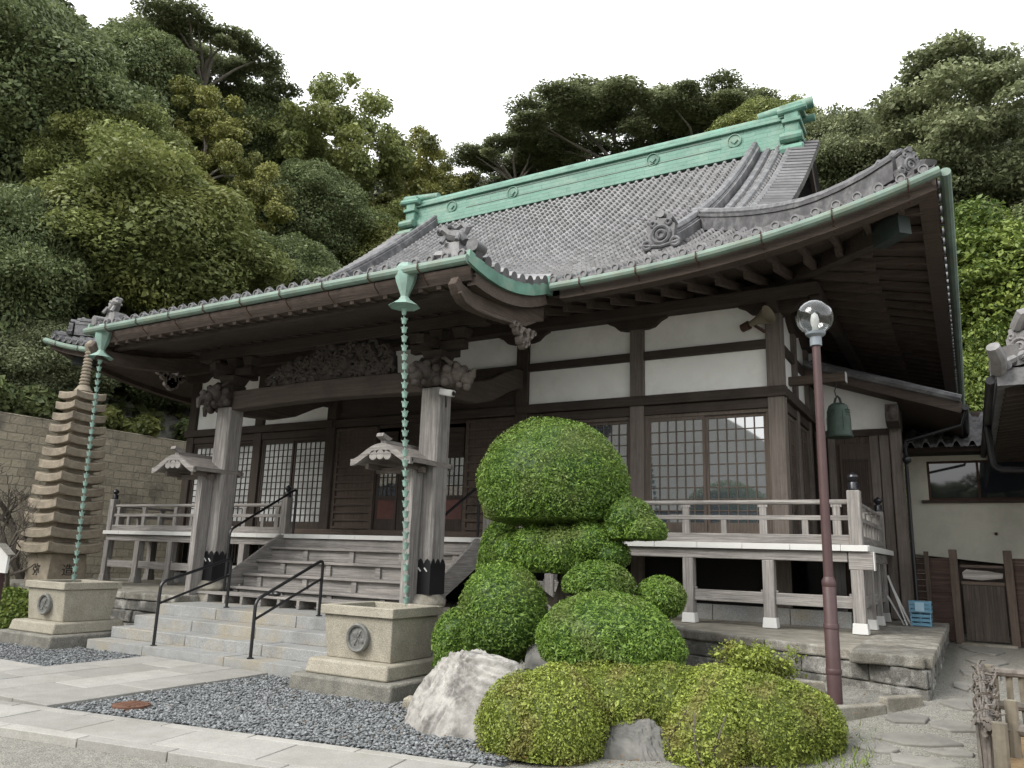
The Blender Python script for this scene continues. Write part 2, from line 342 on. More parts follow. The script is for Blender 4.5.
# ---- grey gravel beds (loose stones)
def stones(name, n, sampler, size, material, seed, zoff=.0):
    rng = np.random.default_rng(seed)
    P = sampler(rng, n); n = len(P)
    base = np.array([(1,0,0),(-1,0,0),(0,1,0),(0,-1,0),(0,0,1),(0,0,-1),])
    F = np.array([(0,2,4),(2,1,4),(1,3,4),(3,0,4),(2,0,5),(1,2,5),(3,1,5),(0,3,5)])
    s = size*rng.uniform(.55, 1.3, (n, 1, 1))*np.array([1, .75, .45])*rng.uniform(.75, 1.25, (n, 6, 3))
    V = base[None]*s
    a = rng.uniform(0, 6.28, n); t = rng.uniform(-.5, .5, n)
    ca, sa, ct, st = np.cos(a), np.sin(a), np.cos(t), np.sin(t)
    x, y, z = V[..., 0], V[..., 1], V[..., 2]
    x, z = x*ct[:, None]-z*st[:, None], x*st[:, None]+z*ct[:, None]
    x, y = x*ca[:, None]-y*sa[:, None], x*sa[:, None]+y*ca[:, None]
    V = np.stack([x, y, z], -1)+P[:, None, :]
    faces = (F[None]+6*np.arange(n)[:, None, None]).reshape(-1, 3)
    return fastmesh(name, V.reshape(-1, 3), faces, np.repeat(rng.uniform(0, 1, n), 8), material)
def fastmesh(name, V, F, r, material, parent=None, off=(0, 0, 0), smooth=False):
    me = bpy.data.meshes.new(name); k = F.shape[1]
    me.vertices.add(len(V)); me.vertices.foreach_set('co', (V-np.array(off)).astype(np.float32).ravel())
    me.loops.add(F.size); me.loops.foreach_set('vertex_index', F.astype(np.int32).ravel())
    me.polygons.add(len(F)); me.polygons.foreach_set('loop_start', np.arange(0, F.size, k, dtype=np.int32)); me.polygons.foreach_set('loop_total', np.full(len(F), k, dtype=np.int32))
    at = me.attributes.new('rnd', 'FLOAT', 'FACE'); at.data.foreach_set('value', r.astype(np.float32))
    me.update(calc_edges=True); me.materials.append(material)
    if smooth: me.shade_smooth()
    o = bpy.data.objects.new(name, me); COL.objects.link(o)
    if parent is not None: o.parent = parent
    return o
M_GRAVEL = mat('blue_grey_gravel', (.165, .174, .178), rough=.85, var=.25, scale=9, attr=.5)
M_GRAVELB = mat('gravel_bed_soil', (.16, .17, .175), rough=.95, var=.3, scale=30, bump=.8, bscale=60)
def far_line(x): return 4.58+(x+7.43)*.176+.06
def bedR(rng, n):
    x = rng.uniform(-7.53, -3.2, n); y = rng.uniform(4.6, 7.5, n)
    k = (y > far_line(x)) & ~((x > -6.7) & (x < -5.3) & (y > 6.8)) & ((x > -5.3) | (y < 7.28))
    x, y = x[k], y[k]; return np.stack([x, y, rng.uniform(.005, .035, len(x))], -1)
def bedL(rng, n):
    x = rng.uniform(-15, -9.89, n); y = rng.uniform(5.9, 7.28, n); k = ~((x < -11.45) & (x > -13.05) & (y > 6.85))
    x, y = x[k], y[k]; return np.stack([x, y, rng.uniform(.005, .035, len(x))], -1)
b1 = MB(); slab_poly(b1, [(-7.54, 4.6), (-3.2, 5.38), (-3.2, 7.5), (-7.54, 7.5)], -.05, .006); b1.bx(-15.5, -9.88, 5.88, 7.4, -.05, .006)
o = b1.build('gravel_bed', M_GRAVELB, None); o['kind'] = 'structure'
for nm, n, sm in (('gravel', 36000, bedR), ('gravel', 14000, bedL)):
    o = stones(nm, n, sm, .0225, M_GRAVEL, n); o['kind'] = 'stuff'
# ---- stone steps up to the landing
st = thing('stone_steps', 'four broad grey granite steps rising between the two carved water basins', 'steps', (-9.1, 7.3, 0))
for i in range(4):
    m = MB(); y0 = 7.3+.36*i; z1 = (.155, .305, .46, .62)[i]; z0 = (-.08, .15, .30, .455)[i]
    x = -11.35; cuts = [-11.35]
    while x < -7.2: x += random.uniform(1.2, 1.7); cuts.append(min(x, -6.8))
    if cuts[-1] < -6.8: cuts.append(-6.8)
    for a, b in zip(cuts[:-1], cuts[1:]):
        m.bx(a+.005, b-.005, y0, y0+.42 if i < 3 else 9.9, z0, z1+random.uniform(-.003, .003))
    m.build('step', M_STEP, st, bevel=.012)
# ---- stone platform under the hall
pf = thing('stone_platform', 'mossy old stone block platform carrying the temple hall', 'platform', (-9, 8.8, 0))
def block_wall(m, p, q, z0, z1, th, wmin, wmax, jit=.012):
    p = np.array(p, float); q = np.array(q, float); L_ = np.linalg.norm(q-p); d = (q-p)/L_; nrm = np.array([d[1], -d[0]])
    s_ = 0
    while s_ < L_-.02:
        w_ = min(random.uniform(wmin, wmax), L_-s_)
        if L_-s_-w_ < wmin*.5: w_ = L_-s_
        o_ = random.uniform(0, jit)
        a = p+d*(s_+.004)+nrm*o_; b = p+d*(s_+w_-.004)+nrm*o_; c = b-nrm*th; e = a-nrm*th
        slab_poly(m, [tuple(a), tuple(b), tuple(c), tuple(e)], z0+.003, z1-.003); s_ += w_
def rough(o, size=.1, amt=.02, strength=None):
    sub = o.modifiers.new('sub', 'SUBSURF'); sub.subdivision_type = 'SIMPLE'; sub.levels = sub.render_levels = 3
    t = bpy.data.textures.new('rough', 'CLOUDS'); t.noise_scale = size; t.noise_depth = 3
    d = o.modifiers.new('rough', 'DISPLACE'); d.texture = t; d.strength = amt; d.texture_coords = 'GLOBAL'
RX1 = -.44
runs = [((-6.78, 9.95), (-3.3, 9.95)), ((-3.3, 9.95), (RX1-.02, 8.8)), ((RX1, 8.83), (RX1, 14.4)), ((-17.6, 8.8), (-11.4, 8.8)), ((-17.6, 14.4), (-17.6, 8.8)), ]
zt = [(.42, .6), (.22, .42), (-.12, .22)]
for zi, (z0, z1) in enumerate(zt):
    for p, q in runs:
        m = MB(); block_wall(m, p, q, z0, z1, .05 if p[0] == -3.3 else .35, .55, 1.0, .03)
        o = m.build('block_course', M_OLDSTONE, pf, bevel=.02); rough(o, .12, .035)
for p, q in runs:
    m = MB()
    d = np.array(q)-np.array(p); d = d/np.linalg.norm(d); nr = np.array([d[1], -d[0]])*.04
    block_wall(m, np.array(p)+nr-d*.04*0, np.array(q)+nr, .6, .72, .05 if p[0] == -3.3 else .75, .8, 1.5, .01)
    o = m.build('capping', M_LICHEN, pf, bevel=.02); rough(o, .15, .02)
m = MB(); slab_poly(m, [(-6.78, 10.2), (-3.28, 9.96), (-.5, 8.85), (-.5, 14.3), (-6.78, 14.6)], .2, .712); m.bx(-17.2, -11.4, 9.5, 14.6, .2, .715); m.bx(-17.2, RX1-.3, 14.6, 28, .2, .71)
m.bx(-11.4, -6.78, 9.91, 14.6, .2, .7)
m.build('platform_top', M_CAPSTONE, pf)
# ---- retaining wall at the foot of the slope
M_RET = brickmat('sandstone_blocks', (.38, .335, .25), (.22, .19, .14), (.13, .115, .09), 'YZ', .42, .23, .012, patch=(.085, .08, .07), patch_amt=.85, patch_scale=.5, bump=1.)
m = MB(); m.bx(-22.7, -22.0, -12, 31.5, -.3, 4.85)
rw = m.build('retaining_wall', M_RET, None, bevel=.04); tag(rw, 'tall tan sandstone block retaining wall at the foot of the wooded slope', 'wall')
# ================================================================ TEMPLE HALL
X0 = -9.08; YE = 9.75; HX_ = 9.07; YC = 19.2; HY_ = 9.45; RIDGE_Y = 19.2
XR = X0+HX_; XL = X0-HX_
hall = thing('temple_hall', 'large dark wooden temple hall with grey tiled roof and green copper ridge', 'temple', (X0, 12.0, .72))
def lift(o_): return .7*np.maximum(0, (np.abs(o_)-3.5)/5.7)**2.6
def P(d): return 5.5+.456*d+np.where(d >= 0, .0245, .151)*d*d
def fall(d): return np.clip(1-np.maximum(d, 0)/5, 0, 1)**2
def zf(x, d): return P(d)+lift(x-X0)*fall(d)
def zs(y, d): return P(d)+lift((y-YC)*HX_/HY_)*fall(d)
TP = np.array([0, .14, .27, .31, .4, .5, .6, .69, .73, .86, 1.])
TH = np.where(np.abs(TP-.5) < .2, .078*np.sqrt(np.maximum(0, 1-((TP-.5)/.205)**2)), -.016*np.sin(np.pi*np.clip(np.where(TP < .5, TP/.3, (1-TP)/.3), 0, 1)))
def tiles(name, pt, u0, n, pu, d0, nd, pd, inside, material=None, parent=None, hs_=1.):
    V = []; F = []; Rr = []; k = len(TP)
    rng = random.Random(3)
    for i in range(n):
        uc = u0+(i+.5)*pu
        for j in range(nd):
            da = d0+j*pd
            if not inside(uc, da+pd*.5): continue
            uu = u0+(i+TP)*pu; jx = rng.uniform(-.004, .004); jz = rng.uniform(-.004, .006)
            a = pt(uu+jx, np.full(k, da-.015)); b = pt(uu, np.full(k, da+pd+.02)); 
            a1 = a.copy(); a1[:, 2] += TH*hs_+.054+jz; a0 = a.copy(); a0[:, 2] += TH*hs_-.01
            b1 = b.copy(); b1[:, 2] += TH*hs_-.004
            o_ = len(V); V += a0.tolist()+a1.tolist()+b1.tolist(); r_ = rng.random()
            for q in range(k-1):
                F.append((o_+q, o_+q+1, o_+k+q+1, o_+k+q)); F.append((o_+k+q, o_+k+q+1, o_+2*k+q+1, o_+2*k+q)); Rr += [r_, r_]
    V = np.array(V); o = fastmesh(name, V, np.array(F), np.array(Rr), material or M_TILE, parent or hall, parent_world(parent or hall))
    o.data.shade_smooth(); o.data.set_sharp_from_angle(angle=R(50))
    return o
PU = .245
GB = 6.42                      # half length of the gabled upper roof
KX = 3.93                      # half width of the porch roof
ptF = lambda x, d: np.stack([x, YE+d, zf(x, d)], -1)
nF = int(round(2*HX_/PU)); PUx = 2*HX_/nF
tiles('roof_tiles', ptF, XL, nF, PUx, 0, 55, .172, lambda x, d: abs(x-X0) <= max(HX_-d, GB-.35))
nk = int(round(2*KX/PUx)); k0 = XL+round((X0-KX-XL)/PUx)*PUx
tiles('porch_roof_tiles', ptF, k0, nk, PUx, -2.05, 12, .18, lambda x, d: d < .13)
nS = int(round(2*HY_/PU)); PUy = 2*HY_/nS
ptR = lambda y, d: np.stack([XR-d, y, zs(y, d)], -1)
ptL = lambda y, d: np.stack([XL+d, y, zs(y, d)], -1)
tiles('roof_tiles', ptR, YC-HY_, nS, PUy, 0, 29, .2, lambda y, d: abs(y-YC) <= HY_-d)
tiles('roof_tiles', ptL, YC-HY_, nS, PUy, 0, 20, .2, lambda y, d: abs(y-YC) <= HY_-d)
# plain back slope and solid bed under the tiles
uu = np.linspace(-1, 1, 41); dd = np.linspace(0, 9.45, 20)
U, D = np.meshgrid(uu, dd, indexing='ij')
hw = np.maximum(HX_-D, np.minimum(GB, HX_)); hw = np.where(D < 2.8, HX_-D, GB)
XX = X0+U*hw
B = np.stack([XX, 2*YC-(YE+D), zf(XX, D)], -1); sheet('back_roof_slope', M_TILE, hall, B, 41, 20)
B = np.stack([X0+U*(hw-.1), YE+D, zf(X0+U*(hw-.1), D)-.03], -1); sheet('roof_bed', M_TILED, hall, B, 41, 20)
for sgn in (1, -1):
    d3 = np.linspace(0, 5.9, 14); U3, D3 = np.meshgrid(uu, d3, indexing='ij'); YY = YC+U3*(HY_-D3)
    B = np.stack([(X0+sgn*(HX_-D3)), YY, zs(YY, D3)-.03], -1); sheet('roof_bed', M_TILED, hall, B, 41, 14)
B = np.stack([X0+np.linspace(-KX, KX, 5)[:, None]+0*np.linspace(-2.03, .1, 8)[None], YE+np.linspace(-2.03, .1, 8)[None]+0*np.linspace(-KX, KX, 5)[:, None], (P(np.linspace(-2.03, .1, 8))-.03)[None]+0*np.linspace(-KX, KX, 5)[:, None]], -1)
sheet('roof_bed', M_TILED, hall, B, 5, 8)
# eave cap discs
def caps(pts, ax, solo=200, r_=.058):
    me = None; rest = MB()
    for i, (p, ss) in enumerate(pts):
        pr = [(r_, .03*ss), (r_, -.045*ss), (r_*.72, -.045*ss), (r_*.66, -.03*ss), (.001, -.03*ss)]
        if i >= solo: rest.lathe(p, pr, 10, ax); continue
        if me is None: m = MB(); m.lathe((0, 0, 0), pr, 12, ax); o = m.build('eave_tile_cap', M_TILED, None, sharp=30); me = o.data
        else: o = bpy.data.objects.new('eave_tile_cap', me); COL.objects.link(o)
        o.parent = hall; o.location = Vector(p)-parent_world(hall)
    if rest.v: rest.build('eave_tile_caps', M_TILED, hall, sharp=30, kind='stuff')
def cz(i): return XL+(i+.5)*PUx
caps([((cz(i), YE, float(zf(cz(i), 0))+.045), 1) for i in range(nF) if abs(cz(i)-X0) > KX], 'y')
caps([((k0+(i+.5)*PUx, YE-2.06, float(P(-2.05))+.045), 1) for i in range(nk)], 'y')
cy = lambda i: YC-HY_+(i+.5)*PUy
caps([((XR, cy(i), float(zs(cy(i), 0))+.045), -1) for i in range(nS)], 'x', 24)
caps([((XL, cy(i), float(zs(cy(i), 0))+.045), 1) for i in range(nS)], 'x', 2)
# ---- ridge in green copper
rdg = MB(); xl, xr = -14.98, -3.2
rdg.bx(xl, xr, RIDGE_Y-.30, RIDGE_Y+.30, 11.85, 12.1)
rdg.bx(xl, xr, RIDGE_Y-.23, RIDGE_Y+.23, 12.1, 12.2)
rdg.bx(xl, xr, RIDGE_Y-.19, RIDGE_Y+.19, 12.2, 12.62)
rdg.bx(xl, xr, RIDGE_Y-.27, RIDGE_Y+.27, 12.62, 12.68)
rdg.bx(xl, xr, RIDGE_Y-.22, RIDGE_Y+.22, 12.68, 12.74)
M_RIDGE = brickmat('copper_sheet_ridge', (.105, .222, .172), (.155, .28, .222), (.05, .13, .1), 'XZ', .6, .115, .008, rough=.6, bump=.25, patch=(.27, .34, .28), patch_amt=.4, patch_scale=1.1)
ridge = rdg.build('ridge', M_RIDGE, hall, bevel=.012)
m = MB(); m.tube([(x, RIDGE_Y, 12.80) for x in np.linspace(xl-.2, xr+.2, 12)], .15, 12); m.build('ridge_cap', M_COPPER, ridge)
for x in (-13.55, -11.3, -9.05, -6.8, -4.55):
    if x == -9.05: continue
    m = MB(); c = (x, RIDGE_Y-.2, 12.4)
    m.lathe(c, [(.15, .02), (.19, .02), (.19, -.03), (.165, -.035), (.15, -.005)], 24, 'y')
    m.lathe(c, [(.001, -.02), (.1, -.02), (.1, -.045), (.001, -.045)], 4, 'y'); m.build('crest', M_COPPER, ridge)
for z in (12.27, 12.55): m = MB(); m.bx(-13.0, -4.9, RIDGE_Y-.205, RIDGE_Y-.18, z-.012, z+.012); m.build('ridge_moulding', M_GUTTER, ridge)
for sx, xe in ((1, xr), (-1, xl)):
    m = MB()
    def ex(a, b, y0, y1, z0, z1):
        A, Bq = sorted((xe+sx*a, xe+sx*b)); m.bx(A, Bq, RIDGE_Y-y1, RIDGE_Y+y1, z0, z1)
    ex(-.12, .42, 0, .55, 11.45, 11.75); ex(-.05, .3, 0, .36, 11.75, 12.85); ex(-.1, .36, 0, .45, 12.05, 12.17); ex(-.1, .36, 0, .43, 12.45, 12.56); ex(-.14, .4, 0, .40, 12.85, 12.97)
    for zz, rr_ in ((11.62, .16), (11.98, .13)):
        for s2 in (-1, 1): m.tube([(xe-sx*.15, RIDGE_Y+s2*.48, zz), (xe+sx*.4, RIDGE_Y+s2*.48, zz)], rr_, 10)
    m.build('ridge_end', M_COPPER, ridge, bevel=.02)
    m = MB(); m.tube([(xe-sx*.75, RIDGE_Y, 12.98), (xe+sx*.62, RIDGE_Y, 13.1)], [.13, .15], 12)
    m.tube([(xe-sx*.2, RIDGE_Y+.33, 12.8), (xe+sx*.6, RIDGE_Y+.33, 12.85)], .1, 10); m.tube([(xe-sx*.2, RIDGE_Y-.33, 12.8), (xe+sx*.5, RIDGE_Y-.33, 12.85)], .1, 10)
    m.build('ridge_horn', M_COPPER, ridge)
# ---- descending ridges, gable rolls, verge tiles (front and back, both ends)
def oni(m, c, s_=1., face=(0, -1)):
    """a demon-tile end: shouldered shield with a boss and horn roll"""
    fx, fy = face; a = Vector((-fy, fx, 0)); f = Vector((fx, fy, 0)); c = Vector(c)
    pr = [(-.3, 0), (.3, 0), (.34, .12), (.22, .2), (.24, .42), (.14, .52), (0, .56), (-.14, .52), (-.24, .42), (-.22, .2), (-.34, .12)]
    v0 = [c+a*(u_*s_)+Vector((0, 0, w_*s_)) for u_, w_ in pr]; n = len(pr)
    v1 = [p+f*.14*s_ for p in v0]
    m.add(v0+v1, [tuple(range(n)), tuple(range(2*n-1, n-1, -1))]+[(i, i+n, (i+1) % n+n, (i+1) % n) for i in range(n)])
    def loop(u_, w_, r_, th): m.tube([c+a*(u_+r_*math.cos(q))*s_+f*.15*s_+Vector((0, 0, (w_+r_*math.sin(q))*s_)) for q in np.linspace(0, 6.283, 15)], th*s_, 6, cap=False)
    loop(0, .26, .15, .035); loop(0, .26, .07, .03); loop(-.24, .1, .07, .03); loop(.24, .1, .07, .03); loop(-.13, .46, .045, .025); loop(.13, .46, .045, .025)
    m.tube([c+a*q*s_+f*.15*s_+Vector((0, 0, (.05+.05*abs(q)/.3)*s_)) for q in np.linspace(-.3, .3, 7)], .03*s_, 6)
    for u_ in (-.13, .13): m.tube([c+a*u_*s_-f*.2*s_+Vector((0, 0, .56*s_)), c+a*u_*s_*1.1+f*.12*s_+Vector((0, 0, .57*s_))], .055*s_, 8)
    m.tube([c-f*.25*s_+Vector((0, 0, .62*s_)), c+f*.16*s_+Vector((0, 0, .63*s_))], .07*s_, 8)
for sx in (1, -1):
    for sy in (1, -1):
        Y = lambda d: YE+d if sy == 1 else 2*YC-YE-d
        xk = X0+sx*5.06
        ds = np.linspace(2.1, 9.2, 16)
        m = MB(); m.sweep([(xk, Y(d), float(zf(xk, d))+.03) for d in ds], .30, .22, (1, 0, 0)); m.sweep([(xk, Y(d), float(zf(xk, d))+.25) for d in ds], .22, .06, (1, 0, 0))
        m.tube([(xk, Y(d), float(zf(xk, d))+.36) for d in ds], .085, 8)
        o = m.build('descending_ridge', M_TILED, hall)
        if sy == 1:
            m = MB(); oni(m, (xk, Y(1.98), float(zf(xk, 1.98))+.02), 1., (0, -1)); m.build('demon_tile', M_TILED, o)
            for off in (5.38, 5.66, 5.96):
                m = MB(); xx = X0+sx*off; d2 = np.linspace(max(HX_-off+.15, 2.8), 9.25, 14)
                m.tube([(xx, Y(d), float(zf(xx, d))+.1) for d in d2], .09, 8); m.build('gable_roll', M_TILED, hall)
            m = MB(); 
            for d in np.arange(2.95, 9.3, .21):
                xa, xb = X0+sx*6.0, X0+sx*6.62; z = float(P(d))
                m.tube([(xa, Y(d), z+.1), (xb, Y(d)-.05, z-.04)], .085, 8)
            m.build('verge_tiles', M_TILE, hall)
    # corner ridges
    for sy in (1, -1):
        Y = lambda d: YE+d if sy == 1 else 2*YC-YE-d
        ds = np.linspace(.35, 4.15, 12); pts = [(X0+sx*(HX_-d), Y(d), float(zf(X0+HX_-d, d))+.0+.12*max(0, 1-d/1.6)) for d in ds]
        dxy = (1, sx*sy*1., 0)
        dxy = (sy*1., sx*1., 0) if True else 0
        m = MB(); m.sweep(pts, .30, .26, dxy); m.sweep([(p[0], p[1], p[2]+.26) for p in pts], .34, .05, dxy); m.tube([(p[0], p[1], p[2]+.37) for p in pts], .08, 8)
        o = m.build('corner_ridge', M_TILED, hall)
        dia = Vector((sx, -sy, 0)).normalized()
        if sy == 1:
            m = MB(); p0 = Vector(pts[0]); oni(m, p0+dia*.05+Vector((0, 0, .0)), .58, (dia.x, dia.y))
            tip = Vector((X0+sx*(HX_-.08), Y(.08), float(zf(X0+HX_, 0))+.05))
            m.tube([tip-dia*.3, tip+Vector((0, 0, .04)), tip+dia*.02+Vector((0, 0, .1))], [.08, .1, .1], 10)
            for k_ in (.2, .38): 
                q = p0-dia*k_*1.4; m.tube([q+Vector((0, 0, .3)), q+dia*.2+Vector((0, 0, .42))], [.07, .075], 8)
            m.build('corner_tile', M_TILED, o)
# gable walls and barge boards
for sx in (1, -1):
    xg = X0+sx*5.75; m = MB()
    ds = np.linspace(2.6, 9.4, 12); prof = [(YE+d, float(P(d))-.12) for d in ds]+[(2*YC-YE-d, float(P(d))-.12) for d in ds[::-1]]
    m.prism(prof, 'x', xg-.05*sx, xg); m.build('gable_wall', WD['z'], hall)
    m = MB()
    for sy in (1, -1): m.sweep([(X0+sx*6.3, (YE+d) if sy == 1 else 2*YC-YE-d, float(P(d))-.42) for d in ds], .09, .36, (1, 0, 0))
    m.build('barge_board', WD['y'], hall)
# ---- eave edge: fascia, soffit, rafters
def zu(x, d): return zf(x, np.zeros_like(x) if hasattr(x, '__len__') else 0.)-.27+.27*d        # soffit height
xs_ = np.linspace(XL+.02, XR-.02, 60); ysd = np.linspace(YC-HY_+.02, YC+HY_-.02, 60)
fz = lambda x: float(zf(x, 0.)); sz = lambda y: float(zs(y, 0.))
m = MB()
for seg in (xs_[xs_ > X0+KX-.05], xs_[xs_ < X0-KX+.05]): m.sweep([(x, YE+.1, fz(x)-.26) for x in seg], .2, .2, (0, 1, 0))
m.sweep([(x, YE-1.9, fz(x)-.3-.28) for x in np.linspace(X0-KX+.05, X0+KX-.05, 6)], .16, .2, (0, 1, 0))
for sx in (1, -1): m.sweep([(X0+sx*(HX_-.1), y, sz(y)-.26) for y in ysd], .2, .2, (1, 0, 0))
m.sweep([(x, 2*YC-YE-.1, fz(x)-.26) for x in xs_], .2, .2, (0, 1, 0))
m.build('eave_board', M_EAVE, hall)
dS = np.linspace(.05, 2.9, 6); uS = np.linspace(-1, 1, 50)
U, D = np.meshgrid(uS, dS, indexing='ij')
XX = X0+U*(HX_-D); Bf = np.stack([XX, YE+D, zf(XX, 0*D)*1-.2+.27*D-lift(XX-X0)*(D/2.9)*.75], -1); sheet('soffit', M_EAVEY, hall, Bf, 50, 6)
YY = YC+U*(HY_-D); l_ = lift((YY-YC)*HX_/HY_)
for sx in (1, -1):
    Bs = np.stack([X0+sx*(HX_-D), YY, zs(YY, 0*D)-.2+.27*D-l_*(D/2.9)*.75], -1); sheet('soffit', M_EAVE, hall, Bs, 50, 6)
Bk = np.stack([X0+U*KX, YE-2.0+D*.9, P(D*.9-2.0)-.2], -1); sheet('soffit', WD['y'], hall, Bk, 50, 6)
def sof(x, d): l = float(lift(x-X0)); return 5.5+l-.2+.27*d-l*(d/2.9)*.75
def sofs(y, d): l = float(lift((y-YC)*HX_/HY_)); return 5.5+l-.2+.27*d-l*(d/2.9)*.75
def rafter_bm(f, o_, lim):
    m = MB(); a = min(1.0, lim)
    m.bar(f(.16, .05), f(a, .06), .07, .085)
    if lim > .9: m.bar(f(.82, .14), f(min(2.6, lim), .15), .085, .11)
    return m
n = 44
for i in range(n):
    x = XL+.4+(2*HX_-.8)*i/(n-1)
    if abs(x-X0) < KX-.1 and False: continue
    lim = min(2.6, HX_-abs(x-X0)+.1)
    if lim < .3: continue
    rafter_bm(lambda d, dz, x=x: (x, YE+d, sof(x, d)-dz), 0, lim).build('rafter', M_EAVEY, hall)
n = 48
for i in range(n):
    y = YC-HY_+.4+(2*HY_-.8)*i/(n-1); lim = min(2.6, HY_-abs(y-YC)+.1)
    if lim < .3: continue
    rafter_bm(lambda d, dz, y=y: (XR-d, y, sofs(y, d)-dz), 0, lim).build('rafter', M_EAVE, hall)
for sx in (1, -1):                                              # hip rafters with copper tips
    m = MB(); m.bar((X0+sx*(HX_-.4), YE+.4, sof(X0+HX_-.4, .4)-.2), (X0+sx*(HX_-2.7), YE+2.7, sof(X0+HX_-2.7, 2.7)-.2), .17, .26); o = m.build('hip_rafter', WD['x'], hall)
    m = MB(); m.bar((X0+sx*(HX_-.38), YE+.38, sof(X0+HX_-.4, .4)-.2), (X0+sx*(HX_-.7), YE+.7, sof(X0+HX_-.7, .7)-.2), .178, .266); m.build('rafter_sheath', mat('dull_copper', (.03, .042, .039), rough=.6, var=.3), o)
# beams at the eave purlin line
m = MB(); m.bx(X0-6.9, X0+6.9, 11.93, 12.2, 5.52, 5.82); m.bx(X0+6.55, X0+6.85, 12, 26.4, 5.52, 5.82); m.bx(X0-6.85, X0-6.55, 12, 26.4, 5.52, 5.82)
m.build('eave_beam', WD['x'], hall, bevel=.01)
m = MB(); m.bx(X0-7.45, X0+7.45, 11.5, 11.66, 5.42, 5.58); m.bx(X0+7.3, X0+7.46, 11.6, 27, 5.42, 5.58); m.build('outer_purlin', WD['x'], hall)
# ---- gutters
def gutter(pts, nm='gutter'):
    m = MB(); m.tube(pts, .062, 10); return m.build(nm, M_GUTTER, hall)
gz = lambda x: fz(x)-.1
gF = gutter([(x, YE-.1, gz(x)) for x in np.linspace(X0+KX+.12, XR+.05, 22)])
gL = gutter([(x, YE-.1, gz(x)) for x in np.linspace(XL-.05, X0-KX-.1, 16)])
gR = gutter([(XR+.1, y, sz(y)-.1) for y in np.linspace(YC-HY_-.05, YC+HY_, 30)])
gLL = gutter([(XL-.1, y, sz(y)-.1) for y in np.linspace(YC-HY_-.05, YC+HY_, 30)])
gK = gutter([(x, YE-2.17, float(P(-2.05))-.08) for x in np.linspace(X0-KX-.05, X0+KX+.03, 8)])
def hook(p, par, dy=.3):
    m = MB(); x, y, z = p
    m.tube([(x, y-.07, z+.05), (x, y-.075, z-.03), (x, y, z-.075), (x, y+.07, z-.05), (x, y+.08, z-.1), (x, y+dy*.6, z-.18)], .009, 6); m.build('gutter_hook', M_RUST, par)
for x in np.arange(X0+KX+.6, XR-.1, .85): hook((x, YE-.1, gz(x)), gF)
for x in np.arange(XL+.5, X0-KX-.3, .9): hook((x, YE-.1, gz(x)), gL)
for x in np.arange(X0-KX+.6, X0+KX-.1, .82): hook((x, YE-2.17, float(P(-2.05))-.08), gK)
# dark valley lines under the right eave
m = MB()
for y in np.arange(10.6, 18, .8): m.tube([(XR+.1, y, sz(y)-.12), (XR-.45, y, sz(y)-.2)], .01, 5)
m.build('gutter_stay', M_RUST, hall)
# downspout spout on the right gutter
m = MB(); yq = 22.3
m.tube([(XR+.12, yq, sz(yq)-.1), (XR+.16, yq-.1, sz(yq)-.35), (XR+.06, yq-.12, sz(yq)-.8), (XR-.14, yq, sz(yq)-1.35)], [.12, .16, .1, .08], 8); m.build('downpipe', M_COPPERPALE, hall)
